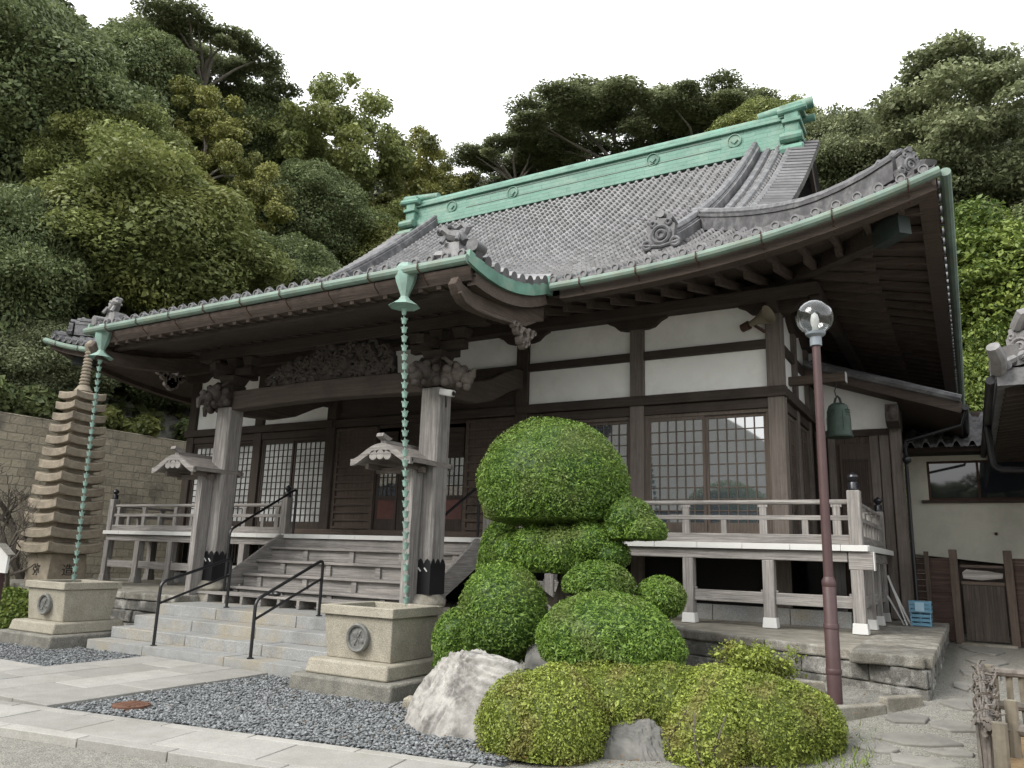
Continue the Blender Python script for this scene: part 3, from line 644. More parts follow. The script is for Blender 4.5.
# ---- porch roof verges: copper fascia, curved barge boards and pendants, roll tiles
for sx in (1, -1):
    xv = X0+sx*(KX+.02); ds = np.linspace(-2.18, .02, 10)
    m = MB(); m.sweep([(xv, YE+d, float(P(d))-.15+.02*max(0, -d-1.5)) for d in ds], .05, .17, (1, 0, 0)); m.bx(min(xv-.03, xv+.03), max(xv-.03, xv+.03), YE-.02, YE+.1, 5.33, 5.62)
    o = m.build('verge_fascia', M_COPPER, hall)
    m = MB(); m.sweep([(xv-sx*.08, YE+d, float(P(d))-.32) for d in ds[1:]], .12, .17, (1, 0, 0)); m.build('verge_board', M_EAVE, hall)
    # curved barge board
    bt = [(7.62, 4.93), (7.72, 4.86), (7.95, 4.82), (8.3, 4.84), (8.7, 4.9), (9.1, 4.97), (9.5, 5.06), (9.9, 5.2)]
    bb = [(9.9, 4.98), (9.6, 4.88), (9.3, 4.74), (8.9, 4.68), (8.4, 4.62), (8.0, 4.6), (7.75, 4.63), (7.62, 4.72), (7.55, 4.82)]
    m = MB(); m.prism(bt+bb, 'x', xv-sx*.26, xv-sx*.14); m.sweep([(xv-sx*.13, y, z-.01) for y, z in bb[1:-1]], .05, .05, (1, 0, 0))
    o = m.build('barge_board', M_EAVEY, hall, bevel=.01)
    m = MB(); c = (xv-sx*.12, 9.25, 4.64)
    for u_, w_, r_ in ((0, -.06, .13), (-.16, .0, .09), (.16, .0, .09), (-.08, -.14, .07), (.08, -.14, .07), (0, -.19, .07), (-.27, .04, .05), (.27, .04, .05)):
        m.lathe((c[0], c[1]+u_, c[2]+w_), [(.001, -.05*sx), (r_*.4, -.05*sx), (r_*.5, .03*sx), (r_*.75, .05*sx), (r_, .02*sx), (r_, -.05*sx)], 10, 'x')
    m.build('pendant', WP['z'], o)
    m = MB()
    for k_, d in enumerate(np.arange(-1.95, .3, .225)):
        z = float(P(d))+.06; m = MB(); m.tube([(xv-sx*.62, YE+d, z+.08), (xv+sx*.03, YE+d, z)], .085, 10); m.build('verge_roll', M_TILE, hall)
    for d0 in np.arange(-1.55, -.1, .36): m = MB(); m.sweep([(xv-sx*.75, YE+d, float(P(d))+.09) for d in np.linspace(d0, d0+.33, 4)], .2, .07, (1, 0, 0)); m.build('verge_cover', M_TILEL, hall)
    # corner ornament of the porch: roll tile, plinth and lion
    m = MB(); y = YE-1.98; z = float(P(-2.05)); xc = xv-sx*.36
    m.tube([(xv-sx*.02, y+.16, z+.17), (xv+sx*.0, y-.1, z+.15)], .085, 12); m.frus((xc, y+.08), .15, .15, z+.03, .11, .11, z+.27)
    q = -sx*.9; m.tube([(xc-.17*q, y+.05, z+.27), (xc-.1*q, y+.05, z+.34), (xc+.06*q, y, z+.38), (xc+.15*q, y-.03, z+.45), (xc+.25*q, y-.05, z+.42)], [.06, .1, .085, .075, .03], 8)
    m.tube([(xc-.13*q, y+.05, z+.34), (xc-.2*q, y+.06, z+.46), (xc-.1*q, y+.06, z+.53), (xc+.02*q, y+.05, z+.47)], [.03, .05, .04, .02], 6)
    rl = random.Random(2)
    for k_ in range(12): m.ball((xc+.12*q+rl.uniform(-.09, .09), y-.03+rl.uniform(-.05, .05), z+.45+rl.uniform(-.07, .06)), rl.uniform(.022, .04), 4)
    for g_ in (-.1, .1): m.tube([(xc+g_, y-.04, z+.36), (xc+g_*1.2, y-.1, z+.25)], .032, 6)
    m.build('lion_tile', M_TILEL if sx < 0 else M_TILED, hall)
    if sx < 0: 
        m = MB(); m.tube([(xv+.05, YE-1.6, z+.25), (xv-.3, YE-1.55, z+.32), (xv-.42, YE-1.5, z+.55)], [.1, .12, .06], 8); m.build('upturned_tile', M_TILEL, hall)
# ================================================================ HALL BODY
WY = 12.02; WX = X0+6.78                                            # front wall face, right wall face
m = MB(); m.bx(X0-6.62, X0+6.62, 12.16, 26.3, 1.75, 6.6); m.build('core_wall', WD['z'], hall)
def pillar(x, y, w=.24, z0=1.8, z1=5.55, mt=None): 
    m = MB(); m.bx(x-w/2, x+w/2, y-.03, y+w-.03, z0, z1); return m.build('pillar', mt or WP['z'], hall, bevel=.012)
PX = [X0+o_ for o_ in (-6.68, -4.42, -2.27, 2.27, 4.47, 6.7)]
for x in PX: pillar(x, WY, mt=WP['z'] if x > X0+3 else WD['z'])
for y in (13.35, 14.5, 16.5, 19, 21.5, 24, 26.1): m = MB(); m.bx(WX-.2, WX+.01, y-.1, y+.1, 1.8, 5.55); m.build('pillar', WP['z'], hall, bevel=.01)
for y in (13.35, 14.5, 16.5, 19, 21.5, 24, 26.1): m = MB(); m.bx(2*X0-WX-.01, 2*X0-WX+.2, y-.1, y+.1, 1.8, 5.55); m.build('pillar', WD['z'], hall, bevel=.01)
def xbeam(nm, x0, x1, y0, y1, z0, z1, mt=None, bv=.01): m = MB(); m.bx(x0, x1, y0, y1, z0, z1); return m.build(nm, mt or WD['x'], hall, bevel=bv)
xbeam('tie_beam', X0-6.86, X0-2.2, WY-.07, WY+.1, 4.02, 4.18); xbeam('tie_beam', X0+2.2, X0+6.86, WY-.07, WY+.1, 4.02, 4.18)
xbeam('tie_beam', X0-2.2, X0+2.2, WY+.0, WY+.1, 4.02, 4.18)
xbeam('upper_beam', X0-6.8, X0+6.8, WY-.02, WY+.1, 4.80, 4.94)
xbeam('lintel', X0-6.6, X0-2.3, WY-.005, WY+.1, 3.86, 4.015); xbeam('lintel', X0+2.3, X0+6.6, WY-.005, WY+.1, 3.86, 4.015)
xbeam('threshold', X0-6.6, X0+6.6, WY-.05, WY+.1, 1.80, 1.94, WB['x'])
for s_ in (1, -1):
    for z0, z1, nm in ((4.02, 4.18, 'tie_beam'), (4.80, 4.94, 'upper_beam'), (3.86, 4.015, 'lintel'), (1.8, 1.94, 'threshold')):
        xo = .07 if nm == 'tie_beam' else .0
        a, b = sorted((X0+s_*(6.68), X0+s_*(6.78+xo))); m = MB(); m.bx(a, b, WY+.22, 26.2, z0, z1); m.build(nm, WD['y'], hall, bevel=.01)
# plaster panels
bays = [(PX[0], PX[1]), (PX[1], PX[2]), (PX[2], PX[3]), (PX[3], PX[4]), (PX[4], PX[5])]
for bi, (a, b) in enumerate(bays):
    for z0, z1 in ((4.18, 4.80), (4.94, 5.54)):
        if bi == 2 and z0 < 4.5: continue
        m = MB(); m.bx(a+.1, b-.1, WY+.055, WY+.12, z0, z1); m.build('plaster_panel', M_PLASTER, hall)
for s_ in (1, -1):
    for a, b in ((12.25, 13.25), (13.45, 14.4), (14.6, 16.4), (16.6, 18.9)):
        for z0, z1 in ((4.18, 4.80), (4.94, 5.54)):
            x0, x1 = sorted((X0+s_*6.6, X0+s_*6.72)); m = MB(); m.bx(x0, x1, a, b, z0, z1); m.build('plaster_panel', M_PLASTER, hall)
# boat-shaped bracket arms above each pillar
for x in PX:
    m = MB(); m.prism([(x-.55, 5.56), (x-.53, 5.5), (x-.42, 5.45), (x-.32, 5.36), (x-.2, 5.33), (x+.2, 5.33), (x+.32, 5.36), (x+.42, 5.45), (x+.53, 5.5), (x+.55, 5.56)], 'y', WY-.04, WY+.12); m.build('bracket_arm', WD['x'], hall, bevel=.008)
for y in (12.1, 13.35, 14.5):
    m = MB(); m.prism([(y-.5, 5.56), (y-.42, 5.45), (y-.2, 5.33), (y+.2, 5.33), (y+.42, 5.45), (y+.5, 5.56)], 'x', WX-.12, WX+.04); m.build('bracket_arm', WD['y'], hall, bevel=.008)
# lattice windows
def window(x0, x1, z0, z1, y, nsash, nc, nr, glass, wd, mull=.05, solid=0.):
    fr = MB(); fr.bx(x0, x1, y-.0, y+.06, z1-.06, z1); fr.bx(x0, x1, y, y+.06, z0, z0+.06); fr.bx(x0, x0+.05, y, y+.06, z0+.06, z1-.06); fr.bx(x1-.05, x1, y, y+.06, z0+.06, z1-.06)
    w = fr.build('lattice_window', wd['z'], hall, bevel=.005)
    sw = (x1-x0-.1)/nsash
    for s_ in range(nsash):
        a = x0+.05+s_*sw; b = a+sw; yy = y+.012+(.028 if s_ % 2 else 0)
        m = MB(); m.bx(a, a+.045, yy, yy+.03, z0+.06, z1-.06); m.bx(b-.045, b, yy, yy+.03, z0+.06, z1-.06); m.bx(a+.045, b-.045, yy, yy+.03, z1-.11, z1-.06); m.bx(a+.045, b-.045, yy, yy+.03, z0+.06, z0+.13+solid)
        la, lb, l0, l1 = a+.045, b-.045, z0+.13+solid, z1-.11
        for i in range(1, nc): xx = la+(lb-la)*i/nc; m.bx(xx-.009, xx+.009, yy+.004, yy+.024, l0, l1)
        for j in range(1, nr): zz = l0+(l1-l0)*j/nr; m.bx(la, lb, yy+.0075, yy+.0205, zz-.008, zz+.008)
        sh = m.build('sash', wd['z'], w)
        m = MB(); m.bx(la, lb, yy+.021, yy+.026, l0, l1); m.build('pane', glass, w)
    return w
WN = {a: wood('window_wood', (.12, .098, .082), a) for a in 'xyz'}
for a, b in (bays[3], bays[4]): window(a+.12, b-.12, 1.94, 3.86, WY+.03, 2, 6, 9, M_GLASS, WN, solid=.06)
for a, b in (bays[0], bays[1]): window(a+.12, b-.12, 1.94, 3.86, WY+.03, 2, 6, 12, M_SHOJI, WD, solid=.02)
for y0, y1 in ((12.26, 13.25), (13.45, 14.4)):                     # side windows
    m = MB(); x = WX-.04
    for yy in (y0, y1-.05, (y0+y1)/2-.02): m.bx(x-.04, x+.0, yy, yy+.05, 1.94, 3.86)
    for zz in (1.94, 3.8): m.bx(x-.04, x-.002, y0, y1, zz, zz+.06)
    w = m.build('lattice_window', WN['z'], hall)
    m = MB()
    for i in range(1, 10): yy = y0+(y1-y0)*i/10; m.bx(x-.03, x-.012, yy-.008, yy+.008, 2.0, 3.8)
    for j in range(1, 10): zz = 2.0+1.8*j/10; m.bx(x-.032, x-.014, y0, y1, zz-.008, zz+.008)
    m.build('sash', WN['z'], w); m = MB(); m.bx(x-.045, x-.036, y0, y1, 2, 3.8); m.build('pane', mat('brown_paper', (.2, .165, .12), rough=.6, var=.15), w)
# centre bay: barred shutters, transom boards and four glazed doors with red panels
ca, cb = bays[2]
m = MB()
for z in np.arange(3.3, 4.0, .24): m.bx(ca+.1, cb-.1, WY+.1, WY+.13, z+.004, z+.236)
m.bx(ca+.1, cb-.1, WY+.09, WY+.15, 4.18, 4.82); m.build('transom_board', WD['x'], hall)
for a, b in ((ca+.13, ca+1.2), (cb-1.2, cb-.13)):
    m = MB(); m.bx(a, b, WY+.07, WY+.1, 1.95, 4.0); w = m.build('barred_shutter', WB['z'], hall)
    m = MB(); m.bx(a, a+.07, WY+.03, WY+.069, 1.94, 3.98); m.bx(b-.07, b, WY+.03, WY+.069, 1.94, 3.98)
    for z in np.linspace(1.96, 3.93, 14): m.bx(a+.07, b-.07, WY+.035, WY+.069, z, z+.045)
    m.build('bar', WB['x'], w)
nd = 4; da, db = ca+1.22, cb-1.22; dw = (db-da)/nd
for i in range(nd):
    a, b = da+i*dw, da+(i+1)*dw; y = WY+.1+(.03 if i in (1, 2) else 0)
    m = MB(); m.bx(a, a+.05, y, y+.03, 1.95, 3.95); m.bx(b-.05, b, y, y+.03, 1.95, 3.95); m.bx(a+.05, b-.05, y, y+.03, 3.88, 3.95); m.bx(a+.05, b-.05, y, y+.03, 2.52, 2.6); m.bx(a+.05, b-.05, y, y+.03, 1.95, 2.16)
    for k in range(1, 4): xx = a+.05+(dw-.1)*k/4; m.bx(xx-.008, xx+.008, y+.006, y+.026, 2.6, 3.88)
    for k in range(1, 7): zz = 2.6+1.28*k/7; m.bx(a+.05, b-.05, y+.0085, y+.023, zz-.008, zz+.008)
    d = m.build('door', WD['z'], hall)
    m = MB(); m.bx(a+.05, b-.05, y+.0215, y+.0265, 2.6, 3.88); m.build('pane', M_DGLASS if i in (1, 2) else M_GLASS, d)
    m = MB(); m.bx(a+.05, b-.05, y+.012, y+.02, 2.16, 2.52); m.build('panel', M_RED, d)
# ---- veranda
DY = 10.886; DX1 = -1.12; DX0 = 2*X0+1.12+.1
deck = MB()
def planks(x0, x1, y0, y1, n, ax):
    for i in range(n):
        if ax == 'x': a = x0+(x1-x0)*i/n; b = x0+(x1-x0)*(i+1)/n; deck.bx(a+.003, b-.003, y0, y1, 1.735, 1.8)
        else: a = y0+(y1-y0)*i/n; b = y0+(y1-y0)*(i+1)/n; deck.bx(x0, x1, a+.003, b-.003, 1.735, 1.8)
planks(DX0, DX1, DY+.02, 12.12, 70, 'x'); planks(WX-.1, DX1-.02, 12.12, 14.5, 11, 'y'); planks(DX0+.02, X0-6.68, 12.12, 16.5, 20, 'y')
deck.build('veranda_floor', WG['y'], hall)
edge = MB(); 
x = DX0
while x < DX1-.01: b = min(x+.62, DX1); edge.bx(x+.002, b-.002, DY-.012, DY+.018, 1.728, 1.806); x = b
edge.bx(DX1-.018, DX1+.012, DY+.02, 14.5, 1.728, 1.806); edge.bx(DX0-.012, DX0+.018, DY+.02, 16.5, 1.728, 1.806)
edge.build('white_edge', M_WHITEP, hall, bevel=.004)
for a, b in ((DX0+.1, X0-2.3), (X0+2.3, DX1-.25)): m = MB(); m.bx(a, b, DY+.05, DY+.17, 1.59, 1.726); m.build('edge_beam', WG['x'], hall, bevel=.01)
m = MB(); m.bx(DX1-.24, DX1+.05, DY+.03, DY+.18, 1.50, 1.724); o = m.build('beam_end', WG['x'], hall, bevel=.008)
m = MB(); m.bx(DX1+.05, DX1+.062, DY+.025, DY+.185, 1.495, 1.727); m.build('white_cap', M_WHITEP, o)
for a, b, e in ((DX1-.2, DX1-.08, 14.4), (DX0+.08, DX0+.2, 16.4)): m = MB(); m.bx(a, b, DY+.2, e, 1.59, 1.726); m.build('edge_beam', WG['y'], hall, bevel=.01)
def vpost(x, y, w=.15):
    m = MB(); m.bx(x-w/2, x+w/2, y-w/2, y+w/2, .84, 1.59); o = m.build('veranda_post', WG['z'], hall, bevel=.008)
    m = MB(); m.frus((x, y), w/2+.02, w/2+.02, .72, w/2+.008, w/2+.008, .85); m.build('post_shoe', M_WHITEP if x > -4 else WG['z'], o, bevel=.005)
pxs = [DX1-.15-1.09*i for i in range(0, 6)]
for x in pxs: vpost(x, DY+.11)
pxl = [DX0+.15+1.09*i for i in range(0, 6)]
for x in pxl: vpost(x, DY+.11)
for y in (11.95, 12.9, 13.85): vpost(DX1-.14, y)
for y in (12.1, 13.2, 14.3, 15.4): vpost(DX0+.15, y)
for a, b in list(zip(pxs[1:], pxs[:-1]))+list(zip(pxl[:-1], pxl[1:])):
    m = MB(); m.bx(a+.075, b-.075, DY+.07, DY+.14, 1.02, 1.17); m.bx(a+.075, a+.11, DY+.072, DY+.138, 1.17, 1.2); m.bx(b-.11, b-.075, DY+.072, DY+.138, 1.17, 1.2); m.build('brace_rail', WG['x'], hall, bevel=.006)
m = MB(); m.bx(DX1-.17, DX1-.1, DY+.19, 14.3, 1.02, 1.17); m.build('brace_rail', WG['y'], hall, bevel=.006)
# near-black box painting the crawl-space shade, sill strip and vents behind the posts
m = MB(); m.bx(X0-6.6, X0+6.6, 12.1, 26.2, .7, 1.735); m.build('crawl_space_shade', M_CRAWLSHADE, hall)
for a, b in ((X0-6.9, X0-2.4), (X0+2.4, X0+7.6)):
    x = a; m = MB()
    while x < b: e = min(x+1.1, b); m.bx(x+.003, e-.003, 11.85, 11.97, .71, .93); x = e
    m.build('foundation_sill', M_STEP, hall, bevel=.01)
for x in PX:
    m = MB(); m.bx(x-.1, x+.1, 11.98, 12.08, .93, 1.73); m.build('underfloor_post', WP['z'], hall)
for a, b in ((PX[0], PX[1]), (PX[1], PX[2])):
    m = MB()
    for x in np.arange(a+.3, b-.3, .09): m.bx(x, x+.03, 12.06, 12.09, 1.2, 1.6)
    m.build('vent_slats', WG['z'], hall)
# right side boards under the veranda
m = MB()
for y in np.arange(12.4, 14.5, .3): m.bx(-1.9, -1.86, y+.01, y+.28, .75, 1.7)
m.build('skirting_board', WG['z'], hall)
# ---- railing
def newel(x, y, h=2.5, w=.16):
    m = MB(); m.bx(x-w/2, x+w/2, y-w/2, y+w/2, 1.8, h); o = m.build('newel_post', WG['z'], hall, bevel=.012)
    m = MB(); m.lathe((x, y, h), [(.06, 0), (.065, .02), (.06, .035), (.062, .09), (.055, .105), (.03, .115), (.04, .135), (.062, .155), (.07, .175), (.06, .2), (.03, .215), (.008, .235), (.001, .24)], 16); m.build('finial', M_GIBOSHI, o)
def railing(p, q, n, lastgap=False):
    (x0, y0), (x1, y1) = p, q; d = Vector((x1-x0, y1-y0, 0)); ax = 'x' if abs(d.x) > abs(d.y) else 'y'; W_ = WG[ax]
    m = MB(); m.tube([(x0, y0, 2.355), (x1, y1, 2.355)], .034, 10); m.build('top_rail', W_, hall)
    m = MB(); m.bar((x0, y0, 2.15), (x1, y1, 2.15), .06, .062); m.build('middle_rail', W_, hall, bevel=.005)
    m = MB(); m.bar((x0, y0, 1.868), (x1, y1, 1.868), .1, .13); m.build('bottom_rail', W_, hall, bevel=.006)
    dn = d.normalized()
    for i in range(n+1):
        for k_ in (0, .5):
            t = (i+k_)/n
            if t > 1.001 or (t in (0, 1) and False): continue
            c = Vector((x0, y0, 0))+d*t; big = k_ == 0; w = .05 if big else .038
            if t < .02: c += dn*.14
            if t > .98: c -= dn*.14
            m = MB()
            if big: m.bx(c.x-w, c.x+w, c.y-.031, c.y+.031, 1.934, 2.118) if ax == 'x' else m.bx(c.x-.031, c.x+.031, c.y-w, c.y+w, 1.934, 2.118)
            else: m.bx(c.x-w, c.x+w, c.y-.03, c.y+.03, 1.934, 2.118) if ax == 'x' else m.bx(c.x-.03, c.x+.03, c.y-w, c.y+w, 1.934, 2.118)
            if big:
                if ax == 'x': m.bx(c.x-w*.9, c.x+w*.9, c.y-.03, c.y+.03, 2.182, 2.29); m.bx(c.x-w*1.3, c.x+w*1.3, c.y-.035, c.y+.035, 2.29, 2.322)
                else: m.bx(c.x-.03, c.x+.03, c.y-w*.9, c.y+w*.9, 2.182, 2.29); m.bx(c.x-.035, c.x+.035, c.y-w*1.3, c.y+w*1.3, 2.29, 2.322)
            m.build('baluster', WG['z'], hall)
RY = DY+.12
nx = DX1-.14
newel(nx, RY); newel(nx, 14.1, 2.42, .14); newel(X0+2.3, RY); newel(X0-2.3, RY); newel(DX0+.14, RY); newel(DX0+.14, 15.9)
railing((X0+2.38, RY), (nx-.08, RY), 5); railing((DX0+.22, RY), (X0-2.38, RY), 5); railing((nx, RY+.08), (nx, 14.03), 4); railing((DX0+.14, RY+.08), (DX0+.14, 15.8), 4)
# ---- wooden stair
sx0, sx1 = X0-2.18, X0+2.16
stair = MB()
zs_ = [1.565, 1.33, 1.095, .875]
for i, z in enumerate(zs_):
    y0 = 10.56-.3*i
    m = MB(); m.bx(sx0, sx1, y0, y0+.42, z-.045, z); o = m.build('stair_tread', WG['x'], hall, bevel=.008)
    zb = (zs_[i+1] if i < 3 else .72)
    m = MB(); m.bx(sx0, sx1, y0+.07, y0+.1, zb+.002, z-.047)
    for k in range(4):
        xx = sx0+.5+1.08*k+.22*(3-i)*.5-.12*i; m.bx(xx, xx+.1, y0+.03, y0+.068, zb+.002, z-.047)
    m.build('riser', WG['x'], o)
m = MB(); m.bx(sx0, sx1, 10.93, 10.96, 1.567, 1.727); m.build('riser', WG['x'], hall)
for x in (sx0-.06, sx1):
    m = MB(); m.prism([(10.95, 1.79), (10.95, 1.4), (9.6, .72), (9.3, .72), (9.3, .84), (10.8, 1.79)], 'x', x, x+.06); m.build('stringer', WG['y'], hall, bevel=.008)
m = MB()
for k in range(4): m.bx(sx0-.5, sx1+.25, 9.22+k*.09, 9.295+k*.09, .75, .79)
for x in np.arange(sx0-.4, sx1+.2, .42): m.bx(x, x+.06, 9.22, 9.56, .62, .75)
duck = m.build('duckboard', WG['x'], None, bevel=.004); tag(duck, 'low weathered slatted board at the foot of the wooden stair', 'duckboard')
# ---- porch posts, beams, carvings
KPX = (X0-2.37, X0+2.2); KY = 9.5
for x in KPX:
    m = MB(); w = .175; c = .035
    m.prism([(x-w+c, KY-w), (x+w-c, KY-w), (x+w, KY-w+c), (x+w, KY+w-c), (x+w-c, KY+w), (x-w+c, KY+w), (x-w, KY+w-c), (x-w, KY-w+c)], 'z', .95, 3.98)
    o = m.build('porch_post', WG['z'], hall, bevel=.006)
    m = MB(); m.frus((x, KY), .27, .27, .62, .25, .25, .78); m.lathe((x, KY, .78), [(.26, 0), (.29, .05), (.28, .1), (.22, .16), (.2, .18)], 20); m.build('post_base', M_CAPSTONE, o)
    m = MB(); q = .185; m.bx(x-q, x+q, KY-q, KY+q, .96, 1.38)
    for k in (-1, 0, 1):
        for ax in 'xy':
            if ax == 'x': m.prism([(x+k*.12-.06, 1.38), (x+k*.12+.06, 1.38), (x+k*.12+.035, 1.43), (x+k*.12, 1.46), (x+k*.12-.035, 1.43)], 'y', KY-q, KY-q+.01)
            else: m.prism([(KY+k*.12-.06, 1.38), (KY+k*.12+.06, 1.38), (KY+k*.12+.035, 1.43), (KY+k*.12, 1.46), (KY+k*.12-.035, 1.43)], 'x', x+q-.01, x+q)
    sh = m.build('post_shoe', M_BLACK, o)
    m = MB()
    for k in (-.11, 0, .11): m.bar((x+k-.03, KY-q-.006, 1.33), (x+k+.02, KY-q-.006, 1.28), .012, .016)
    m.build('shoe_ornament', M_WHITEP, sh)
# rainbow beam
m = MB(); a, b = KPX
n = 16; ts = np.linspace(0, 1, n)
bot = [(a+.15+(b-a-.3)*t, 3.93+.05*math.sin(math.pi*t)) for t in ts]; top = [(a+.15+(b-a-.3)*t, 4.27+.03*math.sin(math.pi*t)) for t in ts[::-1]]
m.prism(bot+top, 'y', KY-.13, KY+.13); m.build('rainbow_beam', wood('beam_wood', (.075, .06, .05), 'x'), hall, bevel=.02)
m = MB(); m.bx(a-.9, b+.9, KY-.1, KY+.1, 4.92, 5.12); m.bx(a-1.2, b+1.2, KY-.08, KY+.08, 5.12, 5.24); m.build('porch_purlin', WD['x'], hall, bevel=.01)
m = MB(); m.bx(a-1.3, b+1.3, 7.95, 8.05, 4.84, 4.95); m.build('porch_purlin', WD['x'], hall)
for i in range(26):
    x = X0-KX+.25+(2*KX-.5)*i/25
    m = MB(); m.bar((x, 7.78, 5.5-.456*1.97+.151*1.97**2-.27), (x, 9.9, 5.26), .07, .09); m.build('porch_rafter', M_EAVE, hall)
# carved dragon frieze between the posts
def relief(nm, poly, y0, y1, n, rmin, rmax, seed, parent, mt, loft=.1):
    rng = random.Random(seed); m = MB(); m.prism(poly, 'y', y0, y1)
    from mathutils.geometry import intersect_point_tri_2d as _ip
    xs2 = [p[0] for p in poly]; zs2 = [p[1] for p in poly]
    def inside(px, pz):
        c = False; j = len(poly)-1
        for i in range(len(poly)):
            xi, zi = poly[i]; xj, zj = poly[j]
            if (zi > pz) != (zj > pz) and px < (xj-xi)*(pz-zi)/(zj-zi)+xi: c = not c
            j = i
        return c
    k = 0
    while k < n:
        px, pz = rng.uniform(min(xs2), max(xs2)), rng.uniform(min(zs2), max(zs2))
        if not inside(px, pz): continue
        r_ = rng.uniform(rmin, rmax); k += 1
        if rng.random() < .5: m.ball((px, y0, pz), r_, 5, (1, loft/r_*.7 if loft/r_ < 2 else 1, 1))
        else:
            a = rng.uniform(0, 6.3); pts = [(px+r_*(1-t*.75)*math.cos(a+t*5), y0-.02-.06*t, pz+r_*(1-t*.75)*math.sin(a+t*5)) for t in np.linspace(0, 1, 9)]
            m.tube(pts, [.03*(1-.5*t)+.008 for t in np.linspace(0, 1, 9)], 6)
    return m.build(nm, mt, parent)
M_CARVE = mat('carved_wood', (.06, .05, .044), rough=.8, var=.35, scale=10, bump=.3)
fz2 = [(-10.62, 4.33), (-10.35, 4.5), (-10.2, 4.62), (-9.8, 4.72), (-9.4, 4.86), (-9.0, 4.9), (-8.5, 4.9), (-8.05, 4.84), (-7.75, 4.62), (-7.72, 4.33)]
relief('dragon_frieze', fz2, KY-.02, KY+.08, 150, .05, .13, 5, hall, M_CARVE)
# bracket sets and animal heads on the posts
for si, x in enumerate(KPX):
    m = MB(); m.frus((x, KY), .16, .16, 4.0, .16, .16, 4.4); m.frus((x, KY), .14, .14, 4.4, .2, .2, 4.56); m.bx(x-.5, x+.5, KY-.07, KY+.07, 4.58, 4.72); m.bx(x-.07, x+.07, KY-.5, KY+.5, 4.6, 4.74)
    for k in (-.42, 0, .42): m.frus((x+k, KY), .08, .1, 4.74, .12, .12, 4.9)
    m.build('bracket_set', WD['x'], hall, bevel=.008)
    for dx_, dy_, nm in ((0, -1, 'animal_head'), ((1 if si else -1), 0, 'animal_head')):
        m = MB(); c = Vector((x+dx_*.34, KY+dy_*.34, 4.12)); d = Vector((dx_, dy_, 0)); s2 = Vector((-dy_, dx_, 0))
        def bl(f, s_, z, r_, sq=1): m.ball(tuple(c+d*f+s2*s_+Vector((0, 0, z))), r_, 7)
        bl(-.12, 0, .05, .19); bl(.06, 0, .06, .15); bl(.2, 0, -.02, .11); bl(.28, 0, .03, .07); bl(.2, 0, -.13, .07)
        for s_ in (-1, 1): bl(.08, s_*.1, .17, .06); bl(-.06, s_*.15, .12, .075); bl(-.1, s_*.15, -.06, .08); bl(.12, s_*.08, -.12, .05); m.tube([c+s2*s_*.1+Vector((0, 0, .2)), c-d*.12+s2*s_*.14+Vector((0, 0, .3)), c-d*.24+s2*s_*.12+Vector((0, 0, .32))], [.04, .03, .01], 6)
        if dy_ == -1 and si == 0 or True:
            m.tube([c+d*.24+Vector((0, 0, -.02)), c+d*.36+Vector((0, 0, -.1)), c+d*.36+Vector((0, 0, -.24))] if (dy_ and si == 0) or (dx_ and si == 0) else [c+d*.2, c+d*.3+Vector((0, 0, .05)), c+d*.33+Vector((0, 0, .12))], [.07, .055, .03], 8)
        m.build(nm, M_CARVE if dy_ or si == 0 else WP['x'], hall)
# shrimp-tail beams from porch posts back to the hall
for x in KPX:
    pts = [(9.6, 4.05), (10.0, 4.06), (10.5, 4.1), (11.0, 4.24), (11.5, 4.48), (11.85, 4.62), (12.05, 4.62)]
    m = MB(); m.sweep([(x, y, z-.16) for y, z in pts], .2, .36, (1, 0, 0)); m.build('curved_beam', wood('beam_wood', (.075, .06, .05), 'y'), hall, bevel=.02)
# post brackets with little gabled roofs
for x, nmx in zip(KPX, (0, 1)):
    m = MB(); m.bx(x-.16, x-.03, KY-.42, KY-.19, .64, 2.9); o = m.build('post_board', WG['z'], hall, bevel=.006)
    cx_ = x-.37; hw_ = .55; y0, y1 = KY-.75, KY+.25
    def gp(t): return .05+.27*max(0, math.cos(math.pi/2*abs(t)))**1.25+.055*abs(t)**5
    prof = [(cx_+hw_*t, 2.75+gp(t)) for t in np.linspace(-1, 1, 21)]
    m = MB(); m.prism(prof+[(p[0], p[1]-.07) for p in prof[::-1]], 'y', y0, y1); 
    rf = m.build('little_roof', mat('bark_roof', (.2, .18, .165), rough=.9, var=.35, scale=5, stretch=(1, 1, 5), bump=.5), hall)
    m = MB(); pf2 = [(p[0]*1, p[1]-.005) for p in prof]; m.prism(pf2+[(p[0], p[1]-.1) for p in prof[::-1]], 'y', y1-.02, y1+.04); m.build('gable_board', WG['x'], rf); m = MB(); m.prism(pf2+[(p[0], p[1]-.1) for p in prof[::-1]], 'y', y0-.04, y0+.02)
    for t in (-.13, 0, .13): m.lathe((cx_+t, y0-.02, 2.9-.05*abs(t)), [(.001, -.02), (.07, -.02), (.07, .02), (.001, .02)], 12, 'y')
    m.build('gable_board', WG['x'], rf)
    m = MB(); m.bx(cx_-.05, cx_+.05, y0+.02, y1-.1, 3.03, 3.12); m.prism([(y0+.05, 3.1), (y0-.08, 3.16), (y0-.06, 3.21), (y0+.15, 3.15)], 'x', cx_-.06, cx_+.06); m.build('little_ridge', WG['y'], rf)
    m = MB(); m.bx(cx_-.42, cx_+.45, KY-.35, KY-.28, 2.68, 2.76); m.bx(cx_-.38, cx_-.32, y0+.1, y1-.1, 2.72, 2.8); m.bx(cx_+.32, cx_+.38, y0+.1, y1-.1, 2.72, 2.8); m.build('roof_arm', WP['x'], rf)
